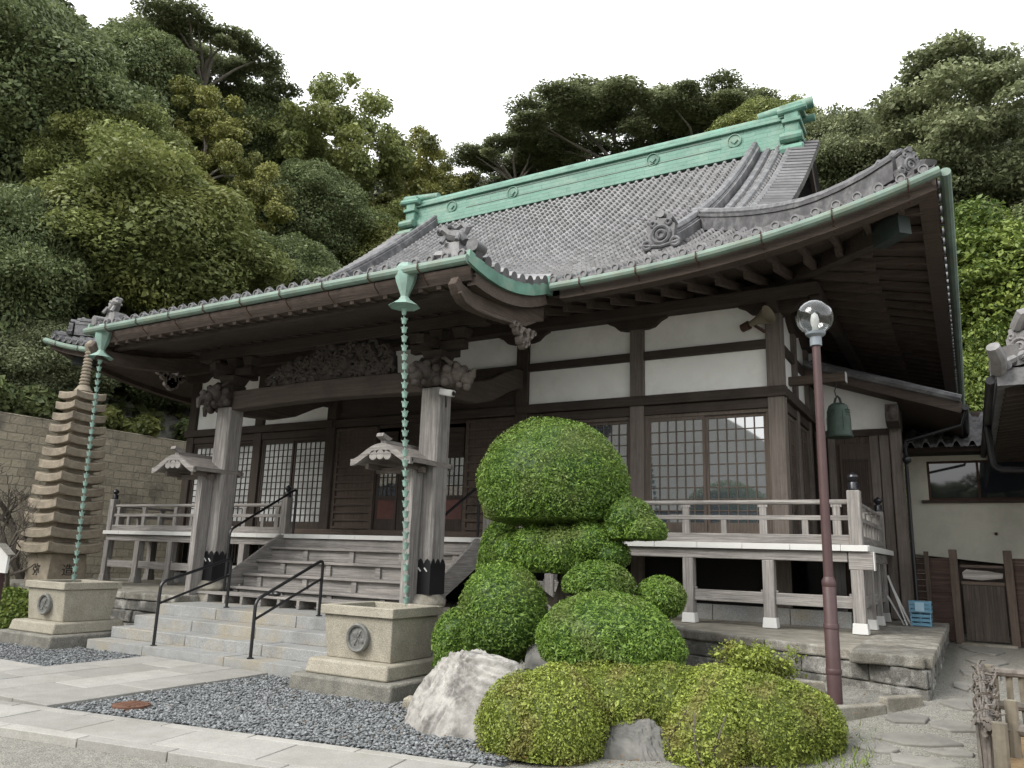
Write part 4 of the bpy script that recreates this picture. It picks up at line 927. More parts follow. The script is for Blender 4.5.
# ================================================================ OBJECTS ROUND THE HALL
# ---- handrails
def bent(pts, r_=.09, n=5):
    pts = [Vector(p) for p in pts]; out = [pts[0]]
    for a, b, c in zip(pts[:-2], pts[1:-1], pts[2:]):
        u = (a-b).normalized()*r_; v = (c-b).normalized()*r_
        for i in range(n+1): t = i/n; out.append((b+u)*(1-t)**2+b*2*t*(1-t)+(b+v)*t*t)
    return out+[pts[-1]]
def handrail(lab, x, y0, z0, y1, z1, h0, h1, mid=True, grp='black step handrails'):
    t = thing('handrail', lab, 'handrail', (x, y0, z0), grp)
    m = MB(); m.tube(bent([(x, y0, z0), (x, y0, z0+h0), (x, y1, z1+h1), (x, y1, z1)]), .022, 10); m.build('rail', M_BLACK, t)
    if mid: m = MB(); m.tube([(x, y0, z0+h0*.66), (x, y1, z1+h1*.66)], .018, 8); m.build('lower_rail', M_BLACK, t)
    m = MB(); m.lathe((x, y0, z0), [(.045, 0), (.045, .012), (.024, .016)], 12); m.lathe((x, y1, z1), [(.045, 0), (.045, .012), (.024, .016)], 12); m.build('foot', M_BLACK, t)
    return t
handrail('black tube handrail at the left end of the granite steps, beside the left porch post', -10.0, 7.42, .155, 8.62, .62, .86, .74)
handrail('black tube handrail in the middle of the granite steps, left of the right water basin', -8.07, 7.42, .155, 8.6, .62, .72, .78)
handrail('black handrail climbing the wooden stair at its left edge by the newel post', X0-2.05, 9.5, .79, 10.98, 1.8, 1.03, .86, False, 'stair handrails')
handrail('black handrail climbing the wooden stair at its right edge behind the clipped tree', X0+2.1, 9.5, .79, 10.98, 1.8, 1.03, .86, False, 'stair handrails')
m = MB(); m.ball((-9.75, 9.3, .82), .09, 6, (1.6, .7, .5)); m.ball((-9.62, 9.25, .83), .07, 6, (1.3, .8, .6)); sh = m.build('cloth', M_BLACK, None); tag(sh, 'small crumpled black cloth left on the slatted board', 'cloth')
# ---- carved water basins
def basin(lab, cx, y0, w=.49):
    t = thing('water_basin', lab, 'water basin', (cx, y0+.7, 0), 'carved granite water basins')
    m = MB(); m.bx(cx-w-.22, cx+w+.24, y0, y0+1.45, -.05, .2); m.build('plinth', M_BASIND, t, bevel=.03)
    m = MB(); m.frus((cx, y0+.68), w+.1, .58, .2, w+.07, .55, .36); m.build('lower_step', M_BASIN, t, bevel=.025)
    yf = y0+.25; yb = y0+1.13; cyy = (yf+yb)/2; hd = (yb-yf)/2
    m = MB(); m.frus((cx, cyy), w-.03, hd-.06, .36, w+.0, hd-.01, .83); m.build('body', M_BASIN, t, bevel=.012)
    m = MB(); a, b = w+.035, hd+.03
    for q in ((cx-a, cx+a, cyy-b, cyy-b+.1), (cx-a, cx+a, cyy+b-.1, cyy+b), (cx-a, cx-a+.1, cyy-b+.1, cyy+b-.1), (cx+a-.1, cx+a, cyy-b+.1, cyy+b-.1)): m.bx(*q, .831, .935)
    m.build('rim', M_BASIN, t, bevel=.008)
    m = MB(); m.bx(cx-a+.1, cx+a-.1, cyy-b+.1, cyy+b-.1, .83, .85); m.build('water', mat('basin_water', (.03, .035, .03), rough=.05, var=.2), t)
    c = (cx+.03, yf-.0, .6); sl = Matrix.Rotation(.06, 3, 'X')
    m = MB(); m.lathe(c, [(.118, .03), (.155, .03), (.155, -.015), (.14, -.028), (.122, -.018), (.118, .012)], 28, 'y')
    for k in range(4):
        an = math.pi/4+k*math.pi/2+.25; ux, uz = math.cos(an), math.sin(an)
        m.ball((c[0]+ux*.062, c[1]+.014, c[2]+uz*.062), .042, 7, (1, .42, 1)); 
        m.bar((c[0]+ux*.012, c[1]-.004, c[2]+uz*.012), (c[0]+ux*.09, c[1]-.007, c[2]+uz*.09), .01, .01)
        a2 = an+math.pi/4; m.bar((c[0]+math.cos(a2)*.01, c[1]+.004, c[2]+math.sin(a2)*.01), (c[0]+math.cos(a2)*.055, c[1]+.002, c[2]+math.sin(a2)*.055), .009, .012)
    m.lathe(c, [(.001, .02), (.12, .02), (.12, .004), (.001, .004)], 24, 'y')
    m.build('emblem', M_EMBLEM, t)
    return t
basin('carved granite water basin at the right of the steps, next to the white rock', -5.99, 6.74)
basin('carved granite water basin at the left of the steps, below the stone pagoda', -12.27, 6.86)
# ---- rain chains
def cup_mesh():
    m = MB(); seg = 12; rings = []
    for r_, h in ((.008, -.036), (.024, -.034), (.031, -.012), (.033, .012), (.046, .034)):
        rings.append([(r_*math.cos(2*math.pi*j/seg), r_*math.sin(2*math.pi*j/seg), h+(.012*(j % 2) if h > .03 else 0)) for j in range(seg)])
    m.ring(rings, cap=False); m.tube([(0, 0, -.03), (0, 0, -.085)], .005, 6); m.tube([(-.03, 0, .025), (0, 0, .06), (.03, 0, .025)], .004, 5); return m
def chain(lab, p, q, n=30):
    p = Vector(p); q = Vector(q); t = thing('rain_chain', lab, 'rain chain', p, 'copper rain chains')
    m = MB(); x, y, z = p
    m.lathe((x, y, z), [(.05, .2), (.1, .18), (.14, .12), (.15, .04), (.13, -.06), (.09, -.16), (.055, -.25), (.05, -.3)], 8)
    o = m.build('funnel', M_COPPERPALE, t, sharp=25)
    m = MB(); m.lathe((x, y, z), [(.05, -.26), (.08, -.31), (.15, -.36), (.21, -.4), (.19, -.385), (.06, -.34)], 8); m.build('flared_skirt', M_COPPERPALE, o, sharp=25)
    a = p+Vector((0, 0, -.42)); me = None
    for i in range(n):
        c = a+(q-a)*((i+.5)/n)
        if me is None: o0 = cup_mesh().build('cup', M_COPPERPALE, None, fix=False); me = o0.data; o0.parent = t; o0.location = c-p; o0.rotation_euler = (0, 0, .3)
        else: o = bpy.data.objects.new('cup', me); COL.objects.link(o); o.parent = t; o.location = c-p; o.rotation_euler = (0, 0, i*.7)
chain('green copper rain chain of tulip cups hanging into the right water basin', (-6.14, 7.66, 5.06), (-5.72, 7.52, .93))
chain('green copper rain chain of tulip cups hanging in front of the stone pagoda', (-12.72, 7.7, 5.04), (-12.22, 7.5, .93))
# ---- thirteen-storey stone pagoda
pg = thing('stone_pagoda', 'tall weathered thirteen-tier stone pagoda with a ringed spire', 'pagoda', (-15.62, 9.2, .4))
px_, py_ = -15.62, 9.2
m = MB(); m.bx(px_-.55, px_+.55, py_-.55, py_+.55, .35, .62); m.build('base', M_PAGODA, pg, bevel=.03)
m = MB(); m.frus((px_, py_), .39, .39, .62, .36, .36, 1.3); body = m.build('body', M_PAGODA, pg, bevel=.015)
zt = 1.3; N13 = 13
def pagoda_roof(z, a, h):
    m = MB(); n = 9; top = []; 
    # square roof with upswept corners: ring of points round the edge
    def edge(s_, lowz, k):
        pts = []
        for side in range(4):
            for i in range(n):
                t = -1+2*i/n; u, v = [(t, -1), (1, t), (-t, 1), (-1, -t)][side]
                pts.append((px_+u*s_, py_+v*s_, lowz+k*abs(t)**2.5))
        return pts
    m.ring([edge(a*.62, z, 0), edge(a*.97, z+h*.02, h*.2), edge(a, z+h*.06, h*.24), edge(a*1.0, z+h*.68, h*.34), edge(a*.97, z+h*.74, h*.3), edge(a*.72, z+h*.95, h*.06), edge(a*.55, z+h, 0)]); return m
for i in range(N13):
    f = i/(N13-1); a = .54-.225*f; h = .225-.05*f
    o = pagoda_roof(zt, a, h).build('tier_roof', M_PAGODA, pg, sharp=30); rough(o, .09, .012)
    zt += h
    if i < N13-1:
        b = .36-.16*f; m = MB(); m.frus((px_, py_), b, b, zt-.03, b-.01, b-.01, zt+.1-.02*f); m.build('tier_body', M_PAGODA, pg); zt += .06-.015*f
m = MB(); pr = [(.15, 0), (.18, .05), (.13, .12), (.11, .16)]
for k in range(10): z = .18+k*.072; pr += [(.085-.003*k, z), (.105-.003*k, z+.025), (.105-.003*k, z+.05), (.085-.003*k, z+.068)]
pr += [(.06, .92), (.1, .98), (.1, 1.05), (.04, 1.13), (.001, 1.16)]
m.lathe((px_, py_, zt-.02), pr, 18); m.build('spire', M_PAGODA, pg)
PAGODA_TOP = zt
def glyph(ch, size, loc, rot, mt, parent, name='inscription'):
    cu = bpy.data.curves.new('glyph', 'FONT'); cu.body = ch; cu.size = size; cu.extrude = .004; cu.align_x = 'CENTER'; cu.align_y = 'CENTER'
    t = bpy.data.objects.new('glyph', cu); COL.objects.link(t)
    me = bpy.data.meshes.new_from_object(t, depsgraph=bpy.context.evaluated_depsgraph_get()); bpy.data.objects.remove(t)
    o = bpy.data.objects.new(name, me); COL.objects.link(o); me.materials.clear(); me.materials.append(mt); o.parent = parent
    o.location = Vector(loc)-parent_world(parent); o.rotation_euler = rot; return o
M_CARVESHADE = mat('carved_shadow', (.035, .03, .025), rough=.95)  # dark colour stands in for shade inside the carved strokes
glyph('弥', .24, (px_-.02, py_-.38, .98), (R(90-2.5), 0, 0), M_CARVESHADE, body); glyph('造', .24, (px_+.38, py_, .98), (R(90-2.5), 0, R(90)), M_CARVESHADE, body)
# ---- lamp post
lx, ly = -1.2, 8.15
lp = thing('street_lamp', 'slim maroon lamp post with a clear glass globe in front of the hall', 'street lamp', (lx, ly, .3))
m = MB(); m.lathe((lx, ly, .2), [(.066, 0), (.066, .78), (.062, .79), (.062, 1.15), (.056, 1.16)], 18); o = m.build('lower_post', M_POST, lp)
m = MB(); m.lathe((lx, ly, .2), [(.068, .36), (.072, .37), (.072, .4), (.068, .41)], 18); m.lathe((lx, ly, .2), [(.068, .765), (.072, .77), (.072, .8), (.068, .81)], 18); m.lathe((lx, ly, .2), [(.058, 1.14), (.064, 1.15), (.066, 1.2), (.045, 1.24)], 18); m.build('collar', M_POST, o)
m = MB(); m.lathe((lx, ly, .2), [(.046, 1.2), (.04, 3.56)], 16); m.build('upper_post', M_POST, lp)
m = MB(); m.lathe((lx, ly, 3.72), [(.058, .0), (.058, .09), (.075, .1), (.095, .115), (.1, .14), (.001, .14)], 18); m.build('lamp_neck', mat('grey_metal', (.2, .23, .26), rough=.4, var=.1), lp)
M_GLOBE = bpy.data.materials.new('clear_globe'); M_GLOBE.use_nodes = True; _n = M_GLOBE.node_tree
_b = _n.nodes['Principled BSDF']; _b.inputs['Base Color'].default_value = (.93, .95, .95, 1); _b.inputs['Roughness'].default_value = .02; _b.inputs['Transmission Weight'].default_value = 1; _b.inputs['IOR'].default_value = 1.45
m = MB(); m.ball((lx, ly, 4.02), .184, 16); gl = m.build('globe', M_GLOBE, lp, sharp=180)
m = MB(); m.ball((lx, ly, 4.02), .178, 16); m.f = [f[::-1] for f in m.f]; m.build('globe_inner', M_GLOBE, gl, sharp=180, fix=False)
m = MB(); m.lathe((lx, ly, 3.86), [(.03, 0), (.03, .06), (.04, .1), (.043, .14), (.03, .19), (.001, .215)], 14); m.build('bulb', M_WHITEP, lp)
# ---- temple bell on its beam
bx_, by_ = -1.64, 13.0
m = MB(); m.bx(-2.36, -1.5, by_-.07, by_+.07, 4.38, 4.52); bb = m.build('bell_beam', WB['x'], hall, bevel=.01)
m = MB(); m.bx(-1.5, -1.488, by_-.075, by_+.075, 4.37, 4.53); m.build('white_cap', M_WHITEP, bb)
bl = thing('temple_bell', 'green bronze temple bell hanging under the right eave', 'bell', (bx_, by_, 4.3))
m = MB(); m.lathe((bx_, by_, 3.5), [(.2, 0), (.205, .02), (.19, .05), (.188, .1), (.18, .12), (.178, .3), (.172, .32), (.165, .42), (.14, .5), (.09, .54), (.001, .555)], 24)
b1_ = m.build('bell_body', M_BELL, bl, sharp=30)
m = MB()
for k in range(4):
    a = k*math.pi/2+.5; m.tube([(bx_+.182*math.cos(a), by_+.182*math.sin(a), 3.6), (bx_+.172*math.cos(a), by_+.172*math.sin(a), 3.9)], .008, 5)
    for q in range(3):
        for z in (3.84, 3.88, 3.92): a2 = a+.35+q*.25; m.ball((bx_+.17*math.cos(a2), by_+.17*math.sin(a2), z), .012, 4)
m.build('bell_band', M_BELL, b1_)
m = MB(); m.tube([(bx_-.05, by_, 4.04), (bx_-.03, by_, 4.12), (bx_, by_, 4.16), (bx_+.03, by_, 4.12), (bx_+.05, by_, 4.04)], .018, 8); m.tube([(bx_-.02, by_, 4.16), (bx_-.035, by_, 4.25), (bx_-.01, by_, 4.3), (bx_, by_, 4.42)], .01, 6); m.build('bell_hook', M_BLACK, bl)
# ---- loudspeaker horn, lights, security camera
hn = thing('loudspeaker_horn', 'tan metal loudspeaker horn on the right corner pillar', 'loudspeaker', (-2.35, 11.9, 5.12))
Mh = Matrix.Rotation(R(-25), 3, 'Z') @ Matrix.Rotation(R(-12), 3, 'Y') 
m = MB(); m.lathe((-2.55, 11.72, 5.16), [(.045, -.13), (.05, -.08), (.06, -.02), (.1, .1), (.14, .2), (.155, .215), (.135, .2), (.05, .0), (.001, -.02)], 18, 'x', Mh); m.build('horn', mat('tan_metal', (.2, .17, .12), rough=.5, var=.2), hn)
m = MB(); m.lathe((-2.55, 11.72, 5.16), [(.001, -.3), (.065, -.29), (.07, -.16), (.001, -.15)], 14, 'x', Mh); m.bar((-2.6, 11.75, 5.1), (-2.5, 12.0, 5.05), .03, .04); m.build('driver', M_RUST, hn)
sc = thing('security_camera', 'white security camera on the right porch post', 'security camera', (-6.6, 9.45, 3.86))
m = MB(); m.bar((-6.68, 9.33, 3.9), (-6.42, 9.28, 3.84), .1, .1); o = m.build('camera_body', M_WHITEP, sc, bevel=.02)
m = MB(); m.lathe((-6.42, 9.28, 3.84), [(.001, .0), (.035, .0), (.035, .012), (.001, .012)], 12, 'x'); m.build('lens', M_BLACK, o)
m = MB(); m.tube([(-6.6, 9.34, 3.84), (-6.6, 9.36, 3.72), (-6.64, 9.42, 3.68)], .012, 6); m.build('cable', M_BLACK, sc)
fl = thing('eave_light', 'small round white light under the left eave', 'light', (-15.1, 10.9, 5.3))
m = MB(); m.ball((-15.1, 10.9, 5.3), .075, 8); m.build('bulb', M_WHITEP, fl); m = MB(); m.lathe((-15.1, 10.9, 5.33), [(.05, 0), (.06, .05), (.05, .12)], 12); m.build('lamp_base', M_BLACK, fl)
# ---- side wing behind the bell
an = thing('side_wing', 'low wooden side wing with a white plaster gable and lean-to roof behind the bell', 'building', (-1.4, 14.6, .7))
AY = 14.6
m = MB(); m.prism([(-2.2, 3.8), (-.9, 3.8), (-.9, 4.3), (-2.2, 4.76)], 'y', AY+.02, AY+.1); m.build('plaster_wall', M_PLASTER, an)
m = MB()
for x in np.arange(-2.25, -1.1, .24): m.bx(x+.003, x+.235, AY+.02, AY+.08, .72, 3.78)
m.build('board_wall', WB['z'], an)
m = MB(); m.bx(-2.25, -.88, AY-.02, AY+.06, 3.74, 3.86); m.build('wall_beam', WD['x'], an)
m = MB(); m.bx(-1.86, -1.36, AY-.03, AY+.0, 1.8, 3.62); d = m.build('door', WB['z'], an, bevel=.006)
m = MB(); m.bx(-1.82, -1.4, AY-.045, AY-.031, 2.55, 2.6); m.bx(-1.82, -1.4, AY-.045, AY-.031, 3.3, 3.35)
for x in np.arange(-1.81, -1.41, .032): m.bx(x, x+.012, AY-.042, AY-.031, 2.6, 3.3)
m.build('door_grille', WD['z'], d)
m = MB(); m.tube([(-1.5, AY-.06, 2.42), (-1.3, AY-.06, 2.44)], .012, 6); m.ball((-1.28, AY-.06, 2.44), .03, 6); m.build('door_handle', M_WHITEP, d)
for x, w in ((-1.98, .12), (-1.3, .14), (-1.14, .15)): m = MB(); m.bx(x-w/2, x+w/2, AY-.05, AY+.0, 1.0 if x < -1.2 else .72, 3.74); m.build('wall_board', WP['z'], an, bevel=.006)
m = MB(); m.bx(-1.05, -.87, AY-.1, AY+.1, .5, 3.95); m.build('corner_post', WP['z'], an, bevel=.015)
m = MB(); m.prism([(AY-.55, 4.02), (AY-.5, 3.9), (AY-.3, 3.84), (AY+.3, 3.84), (AY+.3, 4.2), (AY-.45, 4.2)], 'x', -1.06, -.86); m.ball((-.96, AY-.42, 4.04), .15, 7, (.7, 1, 1)); m.build('bracket', M_CARVE, an, bevel=.01)
rfm = MB(); rfm.prism([(-2.3, 4.8), (.03, 3.97), (.06, 4.03), (.06, 4.16), (-.02, 4.2), (-2.3, 5.02)], 'y', AY-.5, 24); o = rfm.build('lean_to_roof', M_EAVE, an, bevel=.01)
m = MB()
for y in np.arange(AY-.4, 18, .27): m.tube([(-2.2, y, 5.03), (.02, y, 4.24)], .06, 8)
m.tube([(-2.3, AY-.5, 5.0), (.05, AY-.5, 4.2)], .07, 8); m.build('roof_tiles', M_TILED, o)
m = MB(); m.tube([(.1, AY-.52, 4.06), (.1, 22, 4.06)], .05, 8); m.tube([(.1, AY-.4, 4.05), (.02, AY-.36, 3.8), (-.8, AY-.2, 3.6), (-.82, AY-.16, 3.2), (-.82, AY-.14, .6)], .03, 8); m.build('downpipe', M_BLACK, o)
m = MB(); m.ball((-.8, AY-.3, 3.28), .07, 7); m.tube([(-.8, AY-.28, 3.3), (-.86, AY-.1, 3.45)], .018, 6); wl = m.build('wall_lamp', M_BLACK, an)
# ---- cream house on the right
ch = thing('cream_house', 'cream plastered house with a wide sliding window and a tiled pent roof', 'building', (1.5, 17, .45))
m = MB(); m.prism([(-.95, 1.8), (4.5, 1.35), (4.5, 3.72), (-.95, 3.72)], 'y', 17.0, 17.2)
# cut the window: build the wall as four pieces instead
m = MB(); wx0, wx1, wz0, wz1 = -.62, 2.4, 2.82, 3.56
m.prism([(-.95, 1.8), (4.5, 1.3), (4.5, wz0), (-.95, wz0)], 'y', 17.0, 17.2); m.bx(-.95, wx0, 17, 17.2, wz0, 3.75); m.bx(wx1, 4.5, 17, 17.2, wz0, 3.75); m.bx(wx0, wx1, 17, 17.2, wz1, 3.75)
m.build('wall', M_CREAM, ch)
m = MB(); m.bx(-.95, 4.5, 17.22, 17.3, .4, 1.9); m.build('base_wall', WD['z'], ch)
m = MB(); m.bx(-.95, -.75, 17.2, 22, .4, 3.75); m.build('side_wall', M_CREAM, ch)
w = MB(); w.bx(wx0, wx1, 17.03, 17.1, wz0, wz0+.04); w.bx(wx0, wx1, 17.03, 17.1, wz1-.04, wz1)
for x in (wx0, .2, 1.25, wx1-.04): w.bx(x, x+.04, 17.02, 17.11, wz0+.04, wz1-.04)
wi = w.build('window', M_RUST, ch); m = MB(); m.bx(wx0+.04, wx1-.04, 17.06, 17.07, wz0+.04, wz1-.04); m.build('pane', M_DGLASS, wi)
m = MB(); m.bx(wx0-.12, wx1+.1, 16.93, 17.02, wz0-.06, wz0-.005); m.build('sill', WB['x'], wi)
m = MB(); m.bx(-.98, 4.6, 16.4, 17.0, 3.66, 3.76); m.build('eave', WD['x'], ch)
def ptc(u, d): return np.stack([u, 16.3+d, 3.76+.33*d], -1)
tiles('roof_tiles', ptc, -.95, 22, .25, 0, 14, .22, lambda u, d: True, M_TILE, ch, 1.1)
m = MB(); m.add([(-.95, 16.3, 3.74), (4.55, 16.3, 3.74), (4.55, 19.5, 4.8), (-.95, 19.5, 4.8)], [(0, 1, 2, 3)]); m.build('roof_bed', M_TILED, ch, fix=False)
m = MB(); m.bx(-.95, 4.5, 19.4, 23, .4, 4.9); m.build('upper_wall', WD['x'], ch)
for x in (.42,): m = MB(); m.ball((x, 16.97, 2.2), .03, 5); m.build('wall_vent', M_RUST, ch)
# ---- corner of the neighbouring tiled roof at the right edge
gh = thing('tiled_gatehouse', 'dark tiled roof corner with a scrolled ridge tile at the right edge of the view', 'building', (2.5, 13, .45))
gx0, gy0, gz0 = .40, 10.0, 3.72
def gz_(d): return gz0+.42*d+.05*d*d
gl_ = 3.0
m = MB(); dd = np.linspace(0, gl_, 8)
prof = [(gx0+d, gz_(d)) for d in dd]
rings = []
for d in dd: rings.append([(gx0+d, gy0+d, gz_(d)), (2*(gx0+gl_)-gx0-d, gy0+d, gz_(d)), (2*(gx0+gl_)-gx0-d, 19-d, gz_(d)), (gx0+d, 19-d, gz_(d))])
bot = [(p[0], p[1], p[2]-.17) for p in rings[0]]; soff = [(gx0+1.2, gy0+1.2, gz0+.1), (2*(gx0+gl_)-gx0-1.2, gy0+1.2, gz0+.1), (2*(gx0+gl_)-gx0-1.2, 17.8, gz0+.1), (gx0+1.2, 17.8, gz0+.1)]
m.ring([soff, bot]+rings); o = m.build('roof', M_TILED, gh)
m = MB()
for y in np.arange(gy0+.1, 19, .24): m.lathe((gx0, y, gz0+.05), [(.055, .05), (.055, -.04), (.001, -.04)], 10, 'x'); m.tube([(gx0, y, gz0+.05), (gx0+1.5, y, gz_(1.5)+.05)], .055, 8)
for x in np.arange(gx0+.1, 5, .24): m.lathe((x, gy0, gz0+.05), [(.055, .05), (.055, -.04), (.001, -.04)], 10, 'y'); m.tube([(x, gy0, gz0+.05), (x, gy0+min(x-gx0, 1.5)+.2, gz_(min(x-gx0, 1.5))+.12)], .055, 8)
m.build('roof_tiles', M_TILED, o)
m = MB(); m.tube([(gx0+.02, gy0+.02, gz0+.02), (gx0+.02, gy0-.22, gz0+.1), (gx0-.02, gy0-.34, gz0+.2)], [.09, .085, .07], 10)
m.sweep([(gx0+d, gy0+d, gz_(d)) for d in np.linspace(.15, 2.6, 8)], .24, .24, (1, -1, 0)); oni(m, (gx0+.3, gy0+.16, gz0+.12), .62, (-.5, -.86))
m.tube([(gx0+.24, gy0+.1, gz0+.5), (gx0+.3, gy0-.02, gz0+.62), (gx0+.42, gy0, gz0+.66), (gx0+.5, gy0+.05, gz0+.56)], .07, 8); m.build('ridge_tile', M_TILEL, o)
m = MB(); 
for y in np.arange(gy0+.3, 18.8, .3): m.bar((gx0+.08, y, gz0-.2), (gx0+1.3, y, gz0-.05), .06, .08)
for x in np.arange(gx0+.3, 6, .3): m.bar((x, gy0+.08, gz0-.2), (x, gy0+1.3, gz0-.05), .06, .08)
m.build('rafters', WD['x'], gh)
for x, y in ((1.65, 11.3), (5.2, 11.3), (5.2, 17.6), (1.9, 17.6)): m = MB(); m.bx(x-.1, x+.1, y-.1, y+.1, .4, gz0+.1); m.build('pillar', WD['z'], gh)
m = MB(); m.tube([(gx0-.06, gy0+.1, gz0-.08), (gx0-.06, 18.9, gz0-.08)], .05, 8); m.tube(bent([(gx0-.06, gy0+3.2, gz0-.1), (gx0-.02, gy0+3.2, gz0-.75), (gx0+1.2, gy0+3.2, gz0-.8), (gx0+1.22, gy0+3.2, .5)], .12), .05, 8); m.build('gutter', M_BLACK, gh)
# ---- wooden screen fence and gate
FY = 14.95
def fencepanel(lab, x0, x1, extra):
    t = thing('bark_fence', lab, 'fence', (x0, FY, .4), 'bark screens beside the gate')
    m = MB(); z = .42
    while z < 1.72: h = random.uniform(.035, .06); m.bar((x0, FY+random.uniform(-.01, .01), z+h/2), (x1, FY+random.uniform(-.01, .01), z+h/2+random.uniform(-.006, .006)), .03, h*.96); z += h
    m.build('bark_strips', M_FENCE, t)
    for x in extra: m = MB(); m.bx(x-.035, x+.035, FY-.06, FY+.04, .35, 1.82); m.build('post', WB['z'], t, bevel=.006)
    return t
fencepanel('dark brown bark screen fence left of the gate, behind the blue crate', -1.05, -.3, (-1.02, -.66))
fencepanel('dark brown bark screen fence right of the gate at the edge of the view', .5, 2.6, (1.1,))
gt = thing('wooden_gate', 'old dark plank gate between two square posts under the cream wall', 'gate', (.1, FY, .35))
for x in (-.27, .49): m = MB(); m.bx(x-.06, x+.06, FY-.08, FY+.06, .3, 1.86); m.build('gate_post', WB['z'], gt, bevel=.01)
m = MB()
for x in np.arange(-.17, .40, .115): m.bx(x+.002, x+.113, FY-.02, FY+.02, .45, 1.3)
m.build('plank_panel', M_GATE, gt)
m = MB(); m.bx(-.18, .42, FY-.03, FY+.03, 1.31, 1.36); m.bx(-.18, .42, FY-.03, FY+.03, 1.58, 1.62); m.build('gate_frame', WB['x'], gt)
m = MB(); m.prism([(-.15, 1.4), (.1, 1.38), (.4, 1.42), (.41, 1.5), (.2, 1.53), (-.1, 1.55), (-.16, 1.5)], 'y', FY-.015, FY+.015); m.build('grey_board', WG['x'], gt, bevel=.01)
m = MB(); m.bx(-.25, .5, FY-.2, FY+.4, .3, .415); m.build('threshold_stone', M_CAPSTONE, gt)
# ---- crates, boards
cr = thing('blue_crate', 'stacked pale blue plastic crates against the bark fence', 'crate', (-.72, 13.35, .72))
def cratebox(m, x0, x1, y0, y1, z0, z1):
    th = .015
    for k in range(3):
        zz = z0+(z1-z0)*k/3; m.bx(x0, x1, y0, y0+th, zz+.008, zz+(z1-z0)/3-.012); m.bx(x0, x1, y1-th, y1, zz+.008, zz+(z1-z0)/3-.012); m.bx(x0, x0+th, y0+th, y1-th, zz+.008, zz+(z1-z0)/3-.012); m.bx(x1-th, x1, y0+th, y1-th, zz+.008, zz+(z1-z0)/3-.012)
    for x in (x0, (x0+x1)/2-.01, x1-.02): m.bx(x, x+.02, y0-.008, y0-.001, z0, z1)
    m.bx(x0+th, x1-th, y0+th, y1-th, z0, z0+.015)
m = MB(); cratebox(m, -.85, -.58, 13.2, 13.55, .72, .9); cratebox(m, -.86, -.57, 13.19, 13.56, .91, 1.08); m.build('crate_wall', M_BLUE, cr)
m = MB(); m.bx(-.78, -.66, 13.175, 13.181, .93, 1.06); m.build('crate_label', mat('pale_blue', (.3, .45, .55), rough=.6, var=.05), cr)
lb = thing('leaning_boards', 'pale white boards leaning under the veranda at the right', 'boards', (-1.0, 13.3, .72))
for k, (dx_, dz_) in enumerate(((0, 0), (.05, -.12), (-.04, -.3))):
    m = MB(); m.bar((-.95+dx_+.05, 13.25+.03*k, .72), (-1.12+dx_*.6, 13.3+.03*k, 1.42+dz_), .02, .09, (0, 1, 0)); m.build('board', M_WHITEP, lb)
# ---- left notice board
nb = thing('notice_sign', 'small white house-shaped notice sign on a brown post at the left edge', 'sign', (-14.6, 7.55, 0))
m = MB(); m.bx(-14.82, -14.24, 7.52, 7.56, .98, 1.3); m.prism([(-14.82, 1.3), (-14.24, 1.3), (-14.53, 1.44)], 'y', 7.52, 7.56); m.build('panel', M_WHITEP, nb)
m = MB(); m.bar((-14.9, 7.54, 1.27), (-14.52, 7.54, 1.46), .12, .025); m.bar((-14.52, 7.54, 1.46), (-14.17, 7.54, 1.28), .12, .025); m.build('sign_roof', M_BASIND, nb)
m = MB(); m.bx(-14.58, -14.48, 7.57, 7.65, 0, 1.2); m.build('post', M_POST, nb)
# ---- drain cover in the gravel
dc = MB(); dc.lathe((-7.02, 5.05, .0), [(.001, 0), (.17, 0), (.17, .055), (.14, .06), (.001, .056)], 20); 
for k in range(5): dc.bar((-7.14, 4.95+.05*k, .06), (-6.9, 4.95+.05*k, .06), .015, .012)
o = dc.build('drain_cover', mat('rust_brown', (.11, .055, .035), rough=.8, var=.3, scale=10), None); tag(o, 'rusty brown drain cover at the corner of the grey gravel', 'drain cover')
# ---- fence of tied twigs at the right edge
bf = thing('twig_fence', 'low grey fence of bundled twigs and short logs at the right edge of the path', 'fence', (.02, 7, .25))
rng = random.Random(11)
m = MB()
for k in range(150):
    a = rng.uniform(0, 6.3); y = rng.uniform(5.68, 8.0); q = rng.uniform(.02, .07); c = Vector((q*math.cos(a), y, .66+.035*(y-5.7)+q*math.sin(a))); e = c+Vector((rng.uniform(-.06, .06), rng.uniform(-.25, .25), rng.uniform(-.05, .07))); m.tube([c, e], [rng.uniform(.006, .013), .005], 4)
for k in range(34):
    a = rng.uniform(0, 6.3); r_ = rng.uniform(0, .055); y = 5.7
    pts = [(.0+r_*math.cos(a)+rng.uniform(-.012, .012), yy, .66+.035*(yy-5.7)+r_*math.sin(a)+rng.uniform(-.012, .012)) for yy in np.linspace(5.65, 8.0, 9)]; m.tube(pts, rng.uniform(.007, .013), 5)
m.build('twig_bundle', M_BAMBOO, bf)
m = MB()
for yy in (5.78, 6.3, 6.36, 6.9, 7.4, 7.46): m.tube([(.072*math.cos(a), yy+.02*math.sin(2*a), .66+.035*(yy-5.7)+.072*math.sin(a)) for a in np.linspace(0, 6.28, 12)], .005, 5)
m.build('binding', M_BARK, bf)
m = MB()
for yy in np.arange(5.75, 8.0, .09):
    for q in range(5): x = rng.uniform(-.06, .02); m.tube([(x, yy+rng.uniform(-.08, .08), .05), (x+rng.uniform(-.02, .02), yy+rng.uniform(-.06, .06), .66)], rng.uniform(.007, .014), 5)
m.build('twig_screen', M_BAMBOO, bf)
